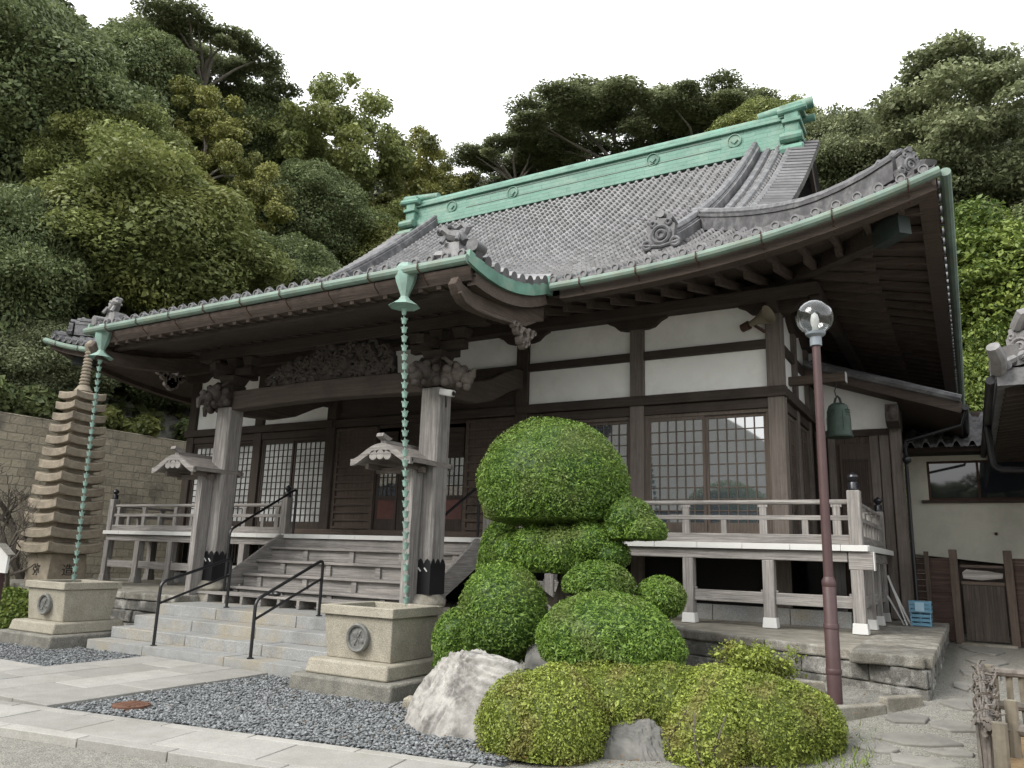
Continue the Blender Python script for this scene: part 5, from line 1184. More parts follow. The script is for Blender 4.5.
for (x, y, h) in ((.05, 5.6, .66), (.14, 6.6, .66), (.03, 8.02, .74), (.75, 8.02, .72)): m = MB(); m.tube([(x, y, .1), (x+.01, y, h+.03)], .042, 10); m.build('log_post', M_LOG, bf)
for p, q, r_ in (((-.02, 8.0, .72), (2.0, 8.08, .74), .035), ((-.02, 8.0, .46), (2.0, 8.08, .48), .035), ((.1, 6.6, .5), (1.6, 6.66, .52), .04)): m = MB(); m.tube([p, q], r_, 8); m.build('cross_rail', M_BAMBOO, bf)
m = MB()
for x in np.arange(.08, 1.9, .1): m.tube([(x, 8.02, .2), (x+rng.uniform(-.01, .01), 8.04, .72)], rng.uniform(.02, .03), 6)
m.build('stake', M_LOG, bf)
m = MB(); m.bx(.06, 3, 5.2, 7.98, .05, .33); o = m.build('soil_bed', mat('orange_soil', (.3, .205, .11), rough=1, var=.25, scale=14, bump=.8, bscale=40), None); o['kind'] = 'structure'
# ---- kerb stones and flagstones on the right path
kb = MB()
def kerb(p, q, w, z0, z1):
    block_wall(kb, p, q, z0, z1, w, .5, .9, .012)
kerb((-2.6, 8.3), (-1.35, 8.62), .1, .1, .42); kerb((-1.12, 7.72), (-.78, 8.2), .1, .1, .345); kerb((-.78, 8.2), (-.5, 8.62), .1, .1, .395)
o = kb.build('kerb', M_CAPSTONE, None, bevel=.015); rough(o, .1, .015); o['kind'] = 'structure'
fs_ = MB(); rng = random.Random(4)
def flag(x, y, a, b, rot):
    n = rng.choice((5, 6, 7)); pts = []
    for k in range(n):
        t = 2*math.pi*(k+rng.uniform(-.22, .22))/n; r_ = rng.uniform(.72, 1.15); u, v = a*r_*math.cos(t), b*r_*math.sin(t); pts.append((x+u*math.cos(rot)-v*math.sin(rot), y+u*math.sin(rot)+v*math.cos(rot)))
    zz = [float(ground_z(u, v)) for u, v in pts]; vs = [(u, v, z-.05) for (u, v), z in zip(pts, zz)]+[(u, v, z+.005) for (u, v), z in zip(pts, zz)]; fs_.add(vs, [tuple(range(n-1, -1, -1)), tuple(range(n, 2*n))]+[(i, (i+1) % n, (i+1) % n+n, i+n) for i in range(n)])
for x, y, a, b, r_ in ((-.85, 6.45, .2, .14, .5), (-.3, 6.45, .16, .12, 0), (-.75, 7.1, .16, .1, .3), (-.25, 7.25, .18, .1, .2), (-.9, 5.5, .16, .14, .4), (-.45, 5.5, .14, .1, .2), (-.6, 6.65, .14, .1, .6), (-.55, 6.3, .3, .2, .3), (-.42, 6.9, .33, .17, .1), (-.72, 5.8, .28, .2, .5), (-.35, 5.75, .25, .18, -.2), (-.5, 7.45, .3, .17, .2), (-.2, 8.0, .26, .16, .1), (-.62, 8.05, .22, .14, .4), (-.15, 8.8, .22, .25, .1), (-.1, 9.8, .2, .35, .1), (.0, 11, .22, .45, .1), (.05, 12.4, .28, .55, 0), (.05, 13.9, .33, .6, .1), (-.28, 5.2, .3, .2, .2), (-.75, 5.2, .24, .17, .1)): flag(x, y, a, b, r_)
o = fs_.build('flagstones', mat('flagstone', (.18, .175, .158), rough=.9, var=.22, scale=5, attr=.15, patch=(.23, .22, .19), patch_amt=.5, patch_scale=3, bump=.4, bscale=12), None, bevel=.012); o['kind'] = 'structure'
# ================================================================ VEGETATION
def leaf_cloud(blobs, n, size, seed, aspect=.55, shell=(.82, 1.06), zmin=-1., outward=.55, prune=.78, upb=.25, rlow=0., rhigh=1., wob=0., gaps=0.):
    """blobs: list of (cx,cy,cz,rx,ry,rz); returns vertices, quads, per-face random"""
    rng = np.random.default_rng(seed); B = np.array(blobs, float)
    area = (B[:, 3]*B[:, 4]+B[:, 3]*B[:, 5]+B[:, 4]*B[:, 5]); w = area/area.sum()
    bi = rng.choice(len(B), n, p=w)
    d = rng.normal(size=(n, 3)); d /= np.linalg.norm(d, axis=1)[:, None]
    flip = d[:, 2] < zmin; d[flip, 2] *= -1
    rad = rng.uniform(shell[0], shell[1], n)[:, None]
    if wob: rad = rad*(1+wob*(np.sin(d[:, :1]*6.3+bi[:, None])*np.sin(d[:, 1:2]*5.1+1.7*bi[:, None])+.5*np.sin(d[:, 2:]*9+d[:, :1]*7)))
    P = B[bi, :3]+d*B[bi, 3:]*rad
    keep = np.ones(n, bool)
    for k in range(len(B)):
        q = ((P-B[k, :3])/B[k, 3:]); keep &= ~(((q**2).sum(1) < prune**2) & (bi != k))
    if gaps:
        g_ = np.sin(P[:, 0]*23+4*np.sin(P[:, 1]*11))*np.sin(P[:, 1]*21+3*np.sin(P[:, 2]*13))*np.sin(P[:, 2]*24+3*np.sin(P[:, 0]*12)); keep &= ~((np.abs(g_) > gaps) & (rng.random(n) < .8))
    P, d, bi = P[keep], d[keep], bi[keep]; n = len(P)
    nr = d/B[bi, 3:]; nr /= np.linalg.norm(nr, axis=1)[:, None]
    nv = nr*outward+rng.normal(size=(n, 3))*.5+np.array([0, 0, upb]); nv /= np.linalg.norm(nv, axis=1)[:, None]
    t = rng.normal(size=(n, 3)); t -= nv*(t*nv).sum(1)[:, None]; t /= np.linalg.norm(t, axis=1)[:, None]
    b = np.cross(nv, t); s = size*np.exp(rng.normal(0, .32, n))[:, None]
    V = np.stack([P-t*s, P-b*s*aspect+nv*s*.12, P+t*s, P+b*s*aspect+nv*s*.12], 1).reshape(-1, 3)
    F = np.arange(4*n).reshape(-1, 4)
    blobr = rng.uniform(-.22, .22, len(B))
    r_ = np.clip(rng.beta(2, 2, n)*(rhigh-rlow)+rlow+blobr[bi], 0, 1)
    return V, F, r_
def blob_core(blobs, k=.84, seg=10):
    V = []; F = []
    for c in blobs:
        o_ = len(V)
        for i in range(seg+1):
            a = math.pi*i/seg
            for j in range(2*seg):
                b = math.pi*j/seg; V.append((c[0]+c[3]*k*math.sin(a)*math.cos(b), c[1]+c[4]*k*math.sin(a)*math.sin(b), c[2]-c[5]*k*math.cos(a)))
        for i in range(seg):
            for j in range(2*seg): F.append((o_+i*2*seg+j, o_+i*2*seg+(j+1) % (2*seg), o_+(i+1)*2*seg+(j+1) % (2*seg), o_+(i+1)*2*seg+j))
    return np.array(V), np.array(F)
def foliage(name, blobs, n, size, seed, material, parent=None, core=.84, **k):
    V, F, r_ = leaf_cloud(blobs, n, size, seed, **k)
    if core:
        V2, F2 = blob_core(blobs, core); F2 = F2+len(V); V = np.concatenate([V, V2]); F = np.concatenate([F, F2]); r_ = np.concatenate([r_, np.full(len(F2), .25)])
    return fastmesh(name, V, F, r_, material, parent, parent_world(parent))
L_DARK = leafmat('dark_evergreen_leaf', (.075, .1, .042), (.27, .32, .14), trans=.32)
L_OLIVE = leafmat('olive_leaf', (.085, .108, .034), (.31, .35, .12), trans=.32, patchc=(.24, .25, .075), ps=1.6)
L_YEL = leafmat('yellowing_leaf', (.1, .115, .035), (.36, .36, .11), patchc=(.09, .11, .035), ps=.9)
L_GREY = leafmat('greygreen_leaf', (.085, .107, .052), (.3, .33, .175), trans=.32)
L_LIGHT = leafmat('bright_leaf', (.05, .095, .018), (.25, .31, .07))
L_TOP = leafmat('clipped_needle', (.04, .09, .014), (.2, .315, .05), trans=.2, patchc=(.13, .165, .045), ps=2.2)
L_AZ = leafmat('azalea_leaf', (.08, .115, .016), (.35, .41, .075), trans=.22, patchc=(.22, .2, .065), ps=3.5)
L_LOW = leafmat('low_bush_leaf', (.06, .1, .018), (.22, .27, .05))
# ---- hillside trees: prototypes and copies
def crown_blobs(kind, seed):
    rng = np.random.default_rng(seed); bl = []
    if kind == 'round':                       # dense evergreen, cloud-like clumps
        for k in range(95):
            d = rng.normal(size=3); d /= np.linalg.norm(d); d[2] = abs(d[2])*.95-.35 if rng.random() < .75 else d[2]
            r_ = rng.uniform(.11, .25); bl.append((*(d*rng.uniform(.4, .98)*np.array([1, 1, .95])), r_*1.15, r_*1.15, r_*.75))
    elif kind == 'umbrella':
        for k in range(60):
            a = rng.uniform(0, 6.28); q = math.sqrt(rng.uniform(0, 1))*.98
            r_ = rng.uniform(.1, .2); bl.append((q*math.cos(a), q*math.sin(a), .45*(1-q*q)+rng.uniform(-.3, .25), r_*1.25, r_*1.25, r_*.6))
    elif kind == 'open':
        for k in range(95):
            d = rng.normal(size=3); d /= np.linalg.norm(d); q = rng.uniform(.25, 1.05)
            r_ = rng.uniform(.07, .16); bl.append((d[0]*q*.9, d[1]*q*.9, d[2]*q, r_*1.15, r_*1.15, r_*.8))
    elif kind == 'tier':
        for k in range(85):
            z = rng.uniform(-.85, .9); q = (1-abs(z-.0)*.55)*rng.uniform(.3, .9); a = rng.uniform(0, 6.28)
            r_ = rng.uniform(.1, .19); bl.append((q*math.cos(a), q*math.sin(a), z, r_*1.35, r_*1.35, r_*.6))
    return bl
def limbs(blobs, seed, drop=1.7, thick=.05):
    m = MB(); rng = random.Random(seed)
    f = Vector((rng.uniform(-.1, .1), rng.uniform(-.1, .1), -.55))
    m.tube([(0, 0, -drop-1.2), (f.x*.3, f.y*.3, -drop*.6), f], [thick*1.35, thick*1.1, thick*.85], 8)
    for b in rng.sample(blobs, min(13, len(blobs)) if thick > .033 else 3):
        e = Vector(b[:3]); mid = f*.5+e*.5+Vector((rng.uniform(-.1, .1), rng.uniform(-.1, .1), rng.uniform(-.05, .15)))
        m.tube([f, mid, e], [thick*.6, thick*.38, thick*.12], 6, cap=False)
    return m
PROTO = {}
def proto(key, kind, seed, n, size, lm, bark, drop, thick, **k):
    k.pop('zmin', 0); bl = crown_blobs(kind, seed); V, F, r_ = leaf_cloud(bl, n, size, seed, shell=(.45, 1.22), prune=.5, outward=.35, zmin=-.9, upb=.5, **k)
    if kind == 'round':
        lump = lambda Q: Q*(1+.16*np.sin(Q[:, :1]*7+seed)*np.sin(Q[:, 1:2]*6+1)*np.cos(Q[:, 2:]*8)); cb = [(0, 0, -.04, .8, .8, .74)]; V3, F3, r3 = leaf_cloud(cb, n//2, size*1.05, seed+50, shell=(.82, 1.14), outward=.5, zmin=-1., upb=.5); V3 = lump(V3)
        r3 = np.clip(r3+.2*np.repeat(np.sin(V3[::4, 0]*9)*np.sin(V3[::4, 1]*8)*np.cos(V3[::4, 2]*10), 1), 0, 1)
        V2, F2 = blob_core(cb, .8, 10); V2 = lump(V2); V = np.concatenate([V, V3, V2]); F = np.concatenate([F, F3+len(V)-len(V2)-len(V3), F2+len(V)-len(V2)]); r_ = np.concatenate([r_, r3, np.full(len(F2), .2)])
    o = fastmesh('crown', V, F, r_, lm); o.parent = None
    t = limbs(bl, seed, drop, thick).build('trunk', bark, None, fix=False)
    PROTO[key] = (o.data, t.data); bpy.data.objects.remove(o); bpy.data.objects.remove(t)
proto('r1', 'round', 21, 125000, .0165, L_DARK, M_BARK, 1.6, .032, zmin=-.45)
proto('r2', 'round', 22, 125000, .0165, L_OLIVE, M_BARK, 1.6, .032, zmin=-.45)
proto('u1', 'umbrella', 23, 80000, .0175, L_GREY, M_BARKP, 1.8, .045, zmin=-.3)
proto('o1', 'open', 24, 60000, .018, L_YEL, M_BARKP, 1.7, .035)
proto('o2', 'open', 25, 56000, .017, L_OLIVE, M_BARKP, 1.7, .035)
proto('t1', 'tier', 26, 90000, .018, L_GREY, M_BARKP, 1.8, .05, zmin=-.3)
proto('l1', 'round', 27, 80000, .023, L_LIGHT, M_BARK, 1.5, .03, zmin=-.45)
def tree(lab, key, p, rx, rz, rot, lm=None, nm='hill_tree', grp='trees on the wooded slope'):
    base = (p[0], p[1], p[2]-rz*1.9)
    t = thing(nm, lab, 'tree', base, grp)
    for k, part in enumerate(('crown', 'trunk')):
        o = bpy.data.objects.new(part, PROTO[key][k]); COL.objects.link(o); o.parent = t
        o.location = (0, 0, rz*1.9); o.scale = (rx, rx, rz); o.rotation_euler = (0, 0, rot)
        if lm and k == 0: o.material_slots[0].link = 'OBJECT'; o.material_slots[0].material = lm
TREES = [
 ((-29.2, 13.3, 17.8), 4.2, 4.3, 'r1', None, 'tall dark evergreen at the upper left edge of the slope'),
 ((-34.4, 20.5, 24.0), 3.4, 3.5, 'r1', None, 'dark rounded evergreen crowning the skyline near the left edge'),
 ((-34.8, 24.5, 27.2), 4.6, 2.6, 'u1', None, 'flat-topped dark tree forming the skyline peak of the left slope'),
 ((-26.5, 15.3, 14.7), 2.7, 2.9, 'r2', L_OLIVE, 'olive green tree on the left slope above the big rounded crown'),
 ((-23.8, 15.6, 11.5), 4.3, 3.4, 'r2', None, 'largest rounded olive green crown above the retaining wall'),
 ((-26.8, 21.5, 15.7), 3.1, 3.5, 'o1', None, 'yellow-green tree right of the largest rounded crown on the left slope'),
 ((-24.3, 22.5, 12.6), 2.8, 2.4, 'r1', None, 'dark dense tree low on the left slope just above the porch eave'),
 ((-31.6, 31.0, 24.6), 5.6, 5.8, 'o2', None, 'tall loose-crowned tree with visible limbs against the sky left of the ridge'),
 ((-35.4, 28.9, 25.6), 3.6, 3.9, 'r1', None, 'dark tree between the skyline peak and the loose-crowned tree'),
 ((-30.7, 37.5, 24.6), 4.8, 4.6, 'o1', None, 'yellow olive tree on the slope just left of the green ridge end'),
 ((-27.6, 31.5, 17.6), 3.4, 3.2, 'r2', L_OLIVE, 'olive tree below the loose-crowned tree, above the left roof slope'),
 ((-24.6, 11.6, 9.6), 2.6, 3.1, 'r1', None, 'dark leafy tree above the wall at the left edge of the view'),
 ((-23.6, 12.6, 6.6), 2.2, 1.9, 'r1', L_GREY, 'low shrubby tree over the wall behind the stone pagoda'),
 ((-23.6, 16.2, 7.8), 2.7, 2.0, 'r1', None, 'low dark tree over the wall behind the left eave corner'),
 ((-23.8, 20.6, 7.4), 2.6, 2.0, 'r1', L_DARK, 'dark low tree in the gap under the left eave'),
 ((-25.5, 44.1, 28.4), 4.3, 2.6, 'u1', None, 'small dark flat tree on the skyline at the left of the ridge centre'),
 ((-18.9, 43.9, 28.8), 6.4, 3.1, 'u1', None, 'broad umbrella-shaped dark tree on the skyline behind the ridge'),
 ((-12.8, 44.8, 28.0), 4.9, 3.0, 'u1', None, 'grey-green spreading tree on the skyline left of the right ridge end'),
 ((-8.5, 42.8, 25.4), 3.5, 2.7, 'r2', L_OLIVE, 'olive tree directly behind the right ridge end'),
 ((-4.6, 40.8, 21.8), 3.8, 3.7, 'r1', L_GREY, 'dark tree right of the ridge end above the right roof corner'),
 ((1.3, 37.1, 19.6), 5.0, 4.6, 't1', None, 'tall grey-green layered tree at the upper right with visible limbs'),
 ((-1.4, 40.2, 18.6), 3.3, 3.2, 'r1', None, 'dark tree in the hollow behind the right roof corner'),
 ((1.6, 28.6, 10.2), 3.1, 3.0, 'l1', None, 'bright light green bushy tree right of the roof corner'),
 ((.9, 27.0, 6.4), 2.0, 2.3, 'l1', None, 'lower bright green bush between the hall eave and the gatehouse roof'),
 ((-29.1, 27.9, 18.8), 3.6, 3.5, 'r1', None, 'dark tree in the middle of the left slope beside the yellow-green tree'),
 ((-31.3, 16.2, 15.2), 3.3, 3.2, 'r1', L_DARK, 'dark tree between the upper left evergreen and the olive crowns'),
 ((-31.0, 41.9, 26.6), 3.0, 3.4, 'o1', None, 'yellowing tree touching the skyline at the left ridge end'),
 ((-30.5, 21.8, 20.2), 3.4, 3.4, 'o1', None, 'yellow and gold tinted tree high on the left slope'),
 ((3.6, 42.2, 19.2), 3.9, 3.7, 'r1', L_GREY, 'dark tree at the right edge behind the grey-green layered tree'),
 ((5.6, 36.0, 15.0), 3.6, 3.4, 't1', L_DARK, 'dark layered tree low at the right edge of the slope'),
 ((-22.0, 36.5, 19.5), 3.6, 3.4, 'r2', L_OLIVE, 'olive tree behind the left part of the roof ridge'),
 ((-16.0, 38.5, 19.5), 3.8, 3.3, 'r1', None, 'dark tree behind the middle of the roof ridge'),
 ((-10.0, 38.0, 17.5), 3.8, 3.4, 'r1', None, 'dark tree behind the right half of the roof ridge'),
 ((-4.5, 35.5, 13.5), 3.6, 3.5, 'r1', None, 'dark tree low behind the right gable'),
]
rr = random.Random(5)
for p, rx, rz, key, lm, lab in TREES: tree(lab, key, p, rx, rz, rr.uniform(0, 6.28), lm)
for p, rx, rz, key, lm, lab in (((-5, -25, 4.5), 5, 4.5, 'r1', None, 'dark evergreen behind the viewer that the window panes mirror'), ((4, -27, 6), 6, 5.5, 't1', None, 'layered tree behind the viewer, right of the mirrored evergreen'), ((-24, -22, 3), 6, 3.5, 'r2', None, 'low olive tree behind the viewer, far left of the court'), ((14, -18, 8), 6, 7, 'r1', None, 'dark tree behind the viewer, far right of the court')): tree(lab, key, p, rx, rz, 1., lm, 'court_tree', 'trees across the court')
# undergrowth carpet on the slope
def undergrowth(rng, n):
    x = rng.uniform(-46, 12, n); y = rng.uniform(2, 52, n); k = (x < -22.9) | ((y > 29.5)); return x[k], y[k]
rng = np.random.default_rng(3); ux, uy = undergrowth(rng, 150000); uz = ground_z(ux, uy)+.1+rng.uniform(0, 1.3, len(ux))*(.35+.65*np.sin(ux*1.3+2)*np.cos(uy*1.1))
nU = len(ux); d = rng.normal(size=(nU, 3))*.5+np.array([.2, -.5, .7]); d /= np.linalg.norm(d, axis=1)[:, None]
t_ = rng.normal(size=(nU, 3)); t_ -= d*(t_*d).sum(1)[:, None]; t_ /= np.linalg.norm(t_, axis=1)[:, None]; b_ = np.cross(d, t_); s_ = rng.uniform(.1, .26, nU)[:, None]; P_ = np.stack([ux, uy, uz], -1)
V = np.stack([P_-t_*s_, P_-b_*s_*.6, P_+t_*s_, P_+b_*s_*.6], 1).reshape(-1, 3)
o = fastmesh('undergrowth', V, np.arange(4*nU).reshape(-1, 4), np.clip(.35+.35*np.sin(ux*.6)*np.cos(uy*.5)+rng.uniform(-.3, .3, nU), 0, 1), leafmat('undergrowth_leaf', (.04, .055, .02), (.19, .2, .065)))
o['kind'] = 'stuff'
# shrubs hanging over the retaining wall
for k, (y, z, r_) in enumerate(((9.5, 5.1, .7), (11.2, 5.3, .8), (14.6, 5.1, .6), (17.8, 5.2, .8), (19.6, 5.2, .7))):
    bl = [(-22.5+.25*math.sin(i*2.1+k), y+(i-1.5)*.45, z+.12*math.cos(i*1.7), .5*r_+.1, .5*r_+.1, .4*r_+.1) for i in range(4)]
    o = foliage('wall_shrub', bl, 2600, .09, 40+k, L_DARK if k % 2 else L_OLIVE, None, core=.6)
    tag(o, ['olive shrub on the wall top at the left edge of the view', 'dark shrub on the wall top left of the pagoda spire', 'olive shrub on the wall top right of the rain chain', 'dark shrub on the wall top beside the hall', 'olive shrub on the wall top hidden in the shade of the left eave'][k], 'shrub', 'shrubs along the wall top')
# ---- topiary beside the steps
def dome(c, rx, ry, rz, flat=.35): 
    return [(c[0], c[1], c[2], rx, ry, rz)]
def clipped(name, lab, blobs, n, seed, size=.0155, mt=None, grp='clipped round shrubs beside the steps', base=None, parent=None, flatz=None):
    V, F, r_ = leaf_cloud(blobs, n, size, seed, aspect=.32, shell=(.9, 1.05), outward=.6, prune=.9, upb=.3, wob=.022, gaps=.46)
    V2, F2 = blob_core(blobs, .93, 14); F2 = F2+len(V); V = np.concatenate([V, V2]); F = np.concatenate([F, F2]); r_ = np.concatenate([r_, np.full(len(F2), .0)])  # core takes the darkest leaf tone, painting shade into the gaps
    if flatz is not None: z = V[:, 2]; V[:, 2] = np.where(z < flatz, flatz+(z-flatz)*.25, z)
    if parent is None:
        t = thing(name, lab, 'shrub', base or (blobs[0][0], blobs[0][1], blobs[0][2]-blobs[0][5]), grp); 
    else: t = parent
    return t, fastmesh('foliage', V, F, r_, mt or L_TOP, t, parent_world(t))
tp = thing('cloud_pruned_tree', 'cloud-pruned evergreen with a big domed crown rising above the other clipped shrubs', 'tree', (-4.05, 8.15, .3))
def pad(lab, blobs, n, seed, flatz=None):
    _, o = clipped('', '', blobs, n, seed, parent=tp, flatz=flatz); o['label'] = lab
pad('large domed crown', [(-4.2, 8.2, 2.37, .87, .84, .76), (-4.18, 8.2, 2.22, .86, .83, .55)], 105000, 61, 1.96)
pad('low spreading pad', [(-4.5, 7.95, 1.56, .26, .36, .25), (-4.18, 7.9, 1.66, .3, .36, .26), (-3.86, 7.86, 1.6, .3, .36, .29), (-3.6, 7.95, 1.7, .28, .36, .24), (-3.38, 8.0, 1.58, .2, .3, .18), (-4.0, 7.9, 1.52, .5, .38, .2)], 50000, 62, 1.38)
pad('small right pad', [(-3.2, 8.1, 1.97, .27, .3, .23), (-3.0, 8.05, 1.84, .22, .28, .17), (-3.3, 8.1, 1.82, .22, .28, .18)], 20000, 63, 1.76)
pad('narrow left pad', [(-5.1, 8.6, 1.52, .27, .32, .46), (-5.15, 8.6, 1.35, .25, .3, .36)], 30000, 64)
m = MB(); m.tube([(-4.0, 8.15, .2), (-4.1, 8.15, .9), (-3.95, 8.15, 1.4), (-4.1, 8.18, 2.2)], [.1, .085, .075, .06], 8)
m.tube([(-3.98, 8.15, 1.3), (-3.5, 8.12, 1.65), (-3.15, 8.1, 1.9)], [.05, .04, .03], 7); m.tube([(-4.08, 8.15, 1.0), (-4.6, 8.35, 1.25), (-5.02, 8.5, 1.5)], [.05, .04, .03], 7); m.build('trunk', M_BARK, tp)
SH = [
 ('round clipped shrub left of centre, directly above the white rock', [(-4.29, 7.3, 1.0, .45, .45, .46), (-4.25, 7.28, .84, .46, .44, .38), (-4.5, 7.35, .72, .24, .3, .3)], 46000, 71, None),
 ('small clipped dome tucked under the spreading pad of the tree', [(-3.36, 7.65, 1.26, .37, .36, .25)], 26000, 72, 1.2),
 ('small clipped shrub at the right against the veranda post', [(-2.8, 7.95, 1.17, .25, .28, .21)], 16000, 73, None),
 ('wide clipped dome above the yellowish azalea bank', [(-2.99, 7.0, .8, .65, .6, .43), (-2.94, 7.0, .74, .66, .58, .34)], 64000, 74, .62),
 ('lowest dark clipped shrub squeezed between the right basin and the white rock', [(-4.93, 7.45, .62, .27, .3, .34), (-4.9, 7.42, .4, .25, .28, .3)], 20000, 75, None)]
for lab, bl, n, sd_, fz_ in SH:
    t, o = clipped('clipped_shrub', lab, bl, n, sd_, base=(bl[0][0], bl[0][1], .2), flatz=fz_)
    m = MB(); b = bl[0]; m.tube([(b[0], b[1], .1), (b[0]+.02, b[1], b[2]-.1)], [.05, .035], 7); m.tube([(b[0], b[1], .4), (b[0]+.15, b[1]-.1, b[2])], [.03, .015], 6); m.build('stem', M_BARK, t)
# mound of soil and rockery stones below the shrubs
mm = MB(); gxm = np.linspace(-5.0, -1.6, 35); gym = np.linspace(6.1, 8.85, 28); Xm, Ym = np.meshgrid(gxm, gym, indexing='ij')
e = np.clip(np.minimum(np.minimum(Xm+5.0, -1.6-Xm)/.5, np.minimum((Ym-6.1)/1.4, 1.2)), 0, 1); Zm = ground_z(Xm, Ym)-.05+.3*e+.05*np.sin(Xm*6)*np.cos(Ym*5)*e
o = sheet('soil_mound', mat('planting_soil', (.07, .058, .042), rough=1, var=.4, scale=12, bump=.9, bscale=40), None, np.stack([Xm, Ym, Zm], -1), 35, 28); o['kind'] = 'structure'
def rock(name, lab, c, s_, seed, mt, amt=.25, grp=None, rgh=1.):
    bm = bmesh.new(); bmesh.ops.create_icosphere(bm, subdivisions=6, radius=1)
    from mathutils import noise
    rp = random.Random(int(seed*10)); planes = []
    for k_ in range(13):
        pn = Vector((rp.gauss(0, 1), rp.gauss(0, 1), rp.gauss(0, .8))).normalized(); planes.append((pn, rp.uniform(.62, .98)))
    for v in bm.verts:
        p = v.co.copy(); q = Vector((math.copysign(abs(p.x)**.6, p.x), math.copysign(abs(p.y)**.6, p.y), math.copysign(abs(p.z)**.55, p.z)))
        n1 = noise.fractal(p*1.3+Vector((seed, 0, 0)), 1, 2, 4); pz = Vector((p.x*6+2*p.z, p.y*6, p.z*2.2)); n2 = abs(noise.noise(pz+Vector((0, seed, 0)))); n3 = abs(noise.noise(pz*2.3+Vector((0, seed, 3)))); n4 = noise.noise(p*22)
        q *= 1.08+amt*n1*.5
        for pn, pd in planes:
            e_ = q.dot(pn)-pd
            if e_ > 0: q -= pn*e_*.93
        q *= 1.04-.16*n2*rgh-.09*n3*rgh+.018*n4*rgh
        z = q.z; sh = 1-.22*max(0, z)
        v.co = Vector((q.x*s_[0]*sh+.12*s_[0]*z*0, q.y*s_[1]*sh, q.z*s_[2]))
    me = bpy.data.meshes.new(name); bm.to_mesh(me); bm.free(); me.materials.append(mt); me.shade_smooth()
    o = bpy.data.objects.new(name, me); COL.objects.link(o); o.location = c; tag(o, lab, 'rock', grp)
    return o
rk = rock('boulder', 'large rugged white quartz boulder beside the right water basin', (-3.8, 6.42, .08), (.84, .5, .52), 3.3, M_ROCK, .15, None, .7)
rk.rotation_euler = (0, R(8), R(15))
rock('garden_stone', 'grey stone showing through the gap in the azalea bank', (-2.44, 6.2, .06), (.36, .2, .3), 8, M_ROCKG, .12)
rock('garden_stone', 'flat grey stone between the two larger clipped balls', (-3.72, 7.25, .55), (.36, .22, .2), 12, M_ROCKG, .2)
rock('garden_stone', 'small grey stone at the right foot of the azalea bank', (-1.35, 7.2, .2), (.18, .13, .1), 15, M_ROCKG, .2)
rock('garden_stone', 'small square stone block at the corner of the right basin plinth', (-4.98, 6.75, .06), (.13, .1, .08), 17, M_BASIN, .05)
# ---- azalea bank
az = thing('azalea_bank', 'long low yellow-green clipped azalea bank with a gap showing a grey stone', 'hedge', (-2.4, 6.5, .1))
AZB = [(-3.25, 6.0, .18, .42, .42, .42), (-3.0, 6.02, .22, .4, .42, .46), (-2.75, 6.5, .36, .6, .4, .33), (-2.3, 6.62, .38, .55, .36, .32), (-1.85, 6.62, .3, .45, .42, .42), (-1.58, 6.75, .25, .5, .5, .42), (-1.33, 6.95, .25, .36, .45, .35), (-1.88, 6.35, .18, .33, .33, .38)]
V, F, r_ = leaf_cloud(AZB, 240000, .0105, 81, aspect=.5, shell=(.88, 1.06), outward=.5, prune=.9, upb=.35, wob=.02, gaps=.55)
V2, F2 = blob_core(AZB, .92, 12); F2 = F2+len(V); V = np.concatenate([V, V2]); F = np.concatenate([F, F2]); r_ = np.concatenate([r_, np.full(len(F2), .1)])  # inner core in a low leaf tone paints the shade between leaves
k = V[:, 2] < .02; V[k, 2] = .02
fastmesh('foliage', V, F, r_, L_AZ, az, parent_world(az))
m = MB(); rng = random.Random(8)
for q in range(26):
    b = rng.choice(AZB); x = b[0]+rng.uniform(-.25, .25); y = b[1]-rng.uniform(0, .3); m.tube([(x, y, 0), (x+rng.uniform(-.1, .1), y+rng.uniform(-.05, .05), .2), (x+rng.uniform(-.15, .15), y, .45)], [.012, .009, .005], 5)
m.build('twigs', M_BARK, az)
# loose young azalea by the platform, low shrubs at the left, bare plum tree
def loose_bush(name, lab, c, r_, n, nl, size, seed, mt, spread=(1, 1, 1), cat='shrub', bark=None):
    t = thing(name, lab, cat, c); rng = random.Random(seed); m = MB(); tips = []
    for k in range(n):
        a = rng.uniform(0, 6.28); h = rng.uniform(.5, 1); w = rng.uniform(.2, 1)
        e = Vector((c[0]+r_*spread[0]*w*math.cos(a), c[1]+r_*spread[1]*w*math.sin(a), c[2]+r_*spread[2]*h)); mid = Vector(c)*.5+e*.5+Vector((rng.uniform(-.1, .1)*r_, rng.uniform(-.1, .1)*r_, rng.uniform(0, .2)*r_))
        m.tube([c, mid, e], [.012, .008, .004], 5); tips += [tuple(e), tuple(mid*.4+e*.6)]
    m.build('stems', bark or M_BARK, t)
    bl = [(x, y, z, .24*r_, .24*r_, .18*r_) for x, y, z in tips]
    foliage('foliage', bl, nl, size, seed, mt, t, core=0, shell=(.2, 1.1), prune=0)
    return t
loose_bush('young_azalea', 'loose yellow-tipped young shrub in front of the stone platform, left of the lamp post', (-1.95, 8.15, .25), .5, 30, 6500, .0145, 91, L_AZ, (.85, .6, .95))
lbs = [(-15.4, 8.3, .25, .7, .6, .4), (-16.4, 8.5, .25, .7, .7, .42), (-14.6, 8.0, .2, .45, .5, .33), (-17.5, 8.8, .3, .7, .7, .4)]
o = foliage('low_hedge', lbs, 22000, .035, 95, L_LOW, None, core=.9, prune=.9); tag(o, 'low bright green clipped hedge left of the water basin at the left edge', 'hedge')
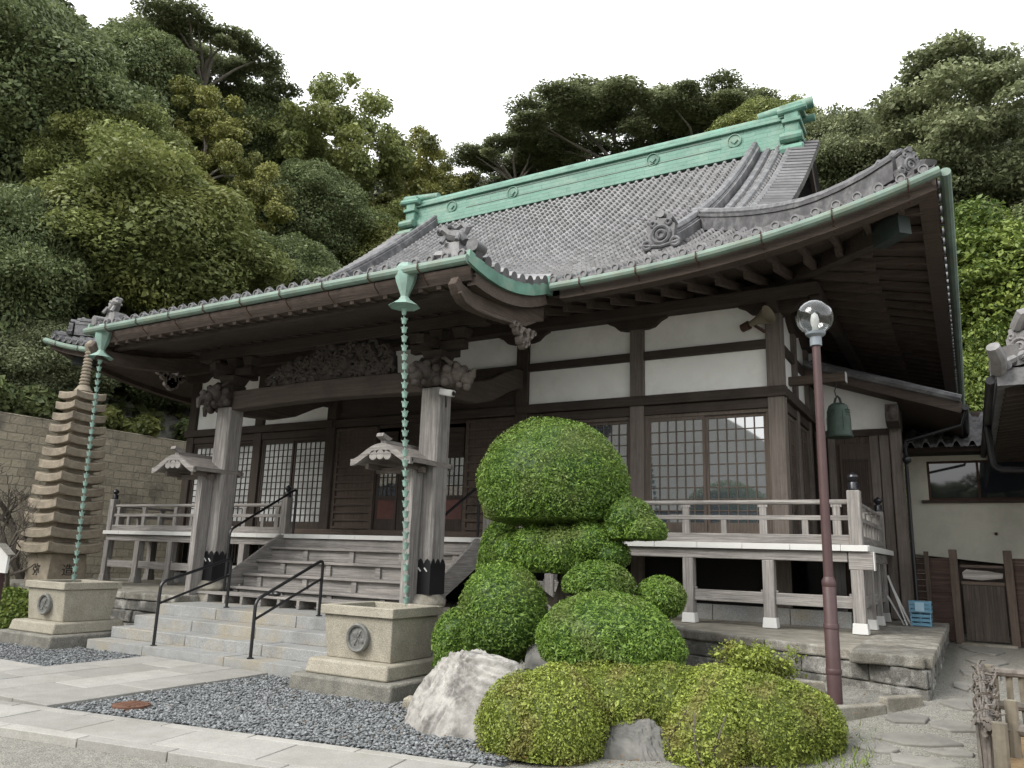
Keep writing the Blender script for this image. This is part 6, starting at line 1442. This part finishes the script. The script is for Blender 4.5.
rng = np.random.default_rng(31); nL = 110; x = np.concatenate([rng.uniform(-4.6, -.9, 70), rng.uniform(-7.4, -4.4, 25), rng.uniform(-1, -.1, 15)]); y = np.concatenate([rng.uniform(5.3, 5.9, 70), rng.uniform(5.2, 6.7, 25), rng.uniform(5.3, 9, 15)])
z = ground_z(x, y)+.05; a = rng.uniform(0, 6.28, nL); l_ = rng.uniform(.012, .026, nL); ca, sa = np.cos(a)*l_, np.sin(a)*l_
V = np.stack([np.stack([x-ca, y-sa, z], -1), np.stack([x+sa*.5, y-ca*.5, z+.008], -1), np.stack([x+ca, y+sa, z+.004], -1), np.stack([x-sa*.5, y+ca*.5, z+.01], -1)], 1).reshape(-1, 3)
o = fastmesh('fallen_leaves', V, np.arange(4*nL).reshape(-1, 4), rng.uniform(0, 1, nL), leafmat('dry_leaf', (.09, .045, .02), (.26, .16, .06))); o['kind'] = 'stuff'
# grass tufts at the foot of the azalea bank and kerb
rng = np.random.default_rng(12); nG = 500; x = rng.uniform(-1.35, -.75, nG); y = 6.2+rng.normal(0, .5, nG)+(x+1.35)*.6; z = ground_z(x, y); h = rng.uniform(.02, .07, nG); a = rng.uniform(0, 6.28, nG); dx = np.cos(a)*.006; dy = np.sin(a)*.006; lx_ = rng.normal(0, .02, nG); ly_ = rng.normal(0, .02, nG)
V = np.stack([np.stack([x-dx, y-dy, z], -1), np.stack([x+dx, y+dy, z], -1), np.stack([x+lx_, y+ly_, z+h], -1)], 1).reshape(-1, 3)
o = fastmesh('grass', V, np.arange(3*nG).reshape(-1, 3), rng.uniform(0, 1, nG), L_LOW); o['kind'] = 'stuff'
def bare_tree(lab, base, seed):
    t = thing('bare_plum_tree', lab, 'tree', base); rng = random.Random(seed); m = MB()
    def grow(p, d, L_, r_, lev):
        n = 5; pts = [p]; q = Vector(p); dd = Vector(d)
        for i in range(n):
            dd = (dd+Vector((rng.uniform(-.35, .35), rng.uniform(-.35, .35), rng.uniform(-.12, .3)))).normalized(); q = q+dd*L_/n; pts.append(q.copy())
        m.tube(pts, [max(.006, r_*(1-.6*i/n)) for i in range(n+1)], 6 if lev < 2 else 4, cap=lev < 2)
        if lev < 4:
            for k in range(4 if lev else 5):
                i = rng.randint(2, n); a = rng.uniform(0, 6.28); nd = (dd*.5+Vector((math.cos(a), math.sin(a), rng.uniform(-.1, .8)))).normalized()
                grow(pts[i], nd, L_*rng.uniform(.45, .7), max(.006, r_*.45), lev+1)
    grow(Vector(base), Vector((.5, 0, .8)), 1.9, .13, 0)
    m.build('trunk', M_BARK, t, fix=False)
    return t
bare_tree('gnarled bare plum tree leaning in front of the wall left of the pagoda', (-18.2, 10.0, .4), 4)
t = bare_tree('small bare twiggy plum tree beside the lower tiers of the pagoda', (-16.4, 8.7, .3), 9); t.scale = (.45, .45, .7)
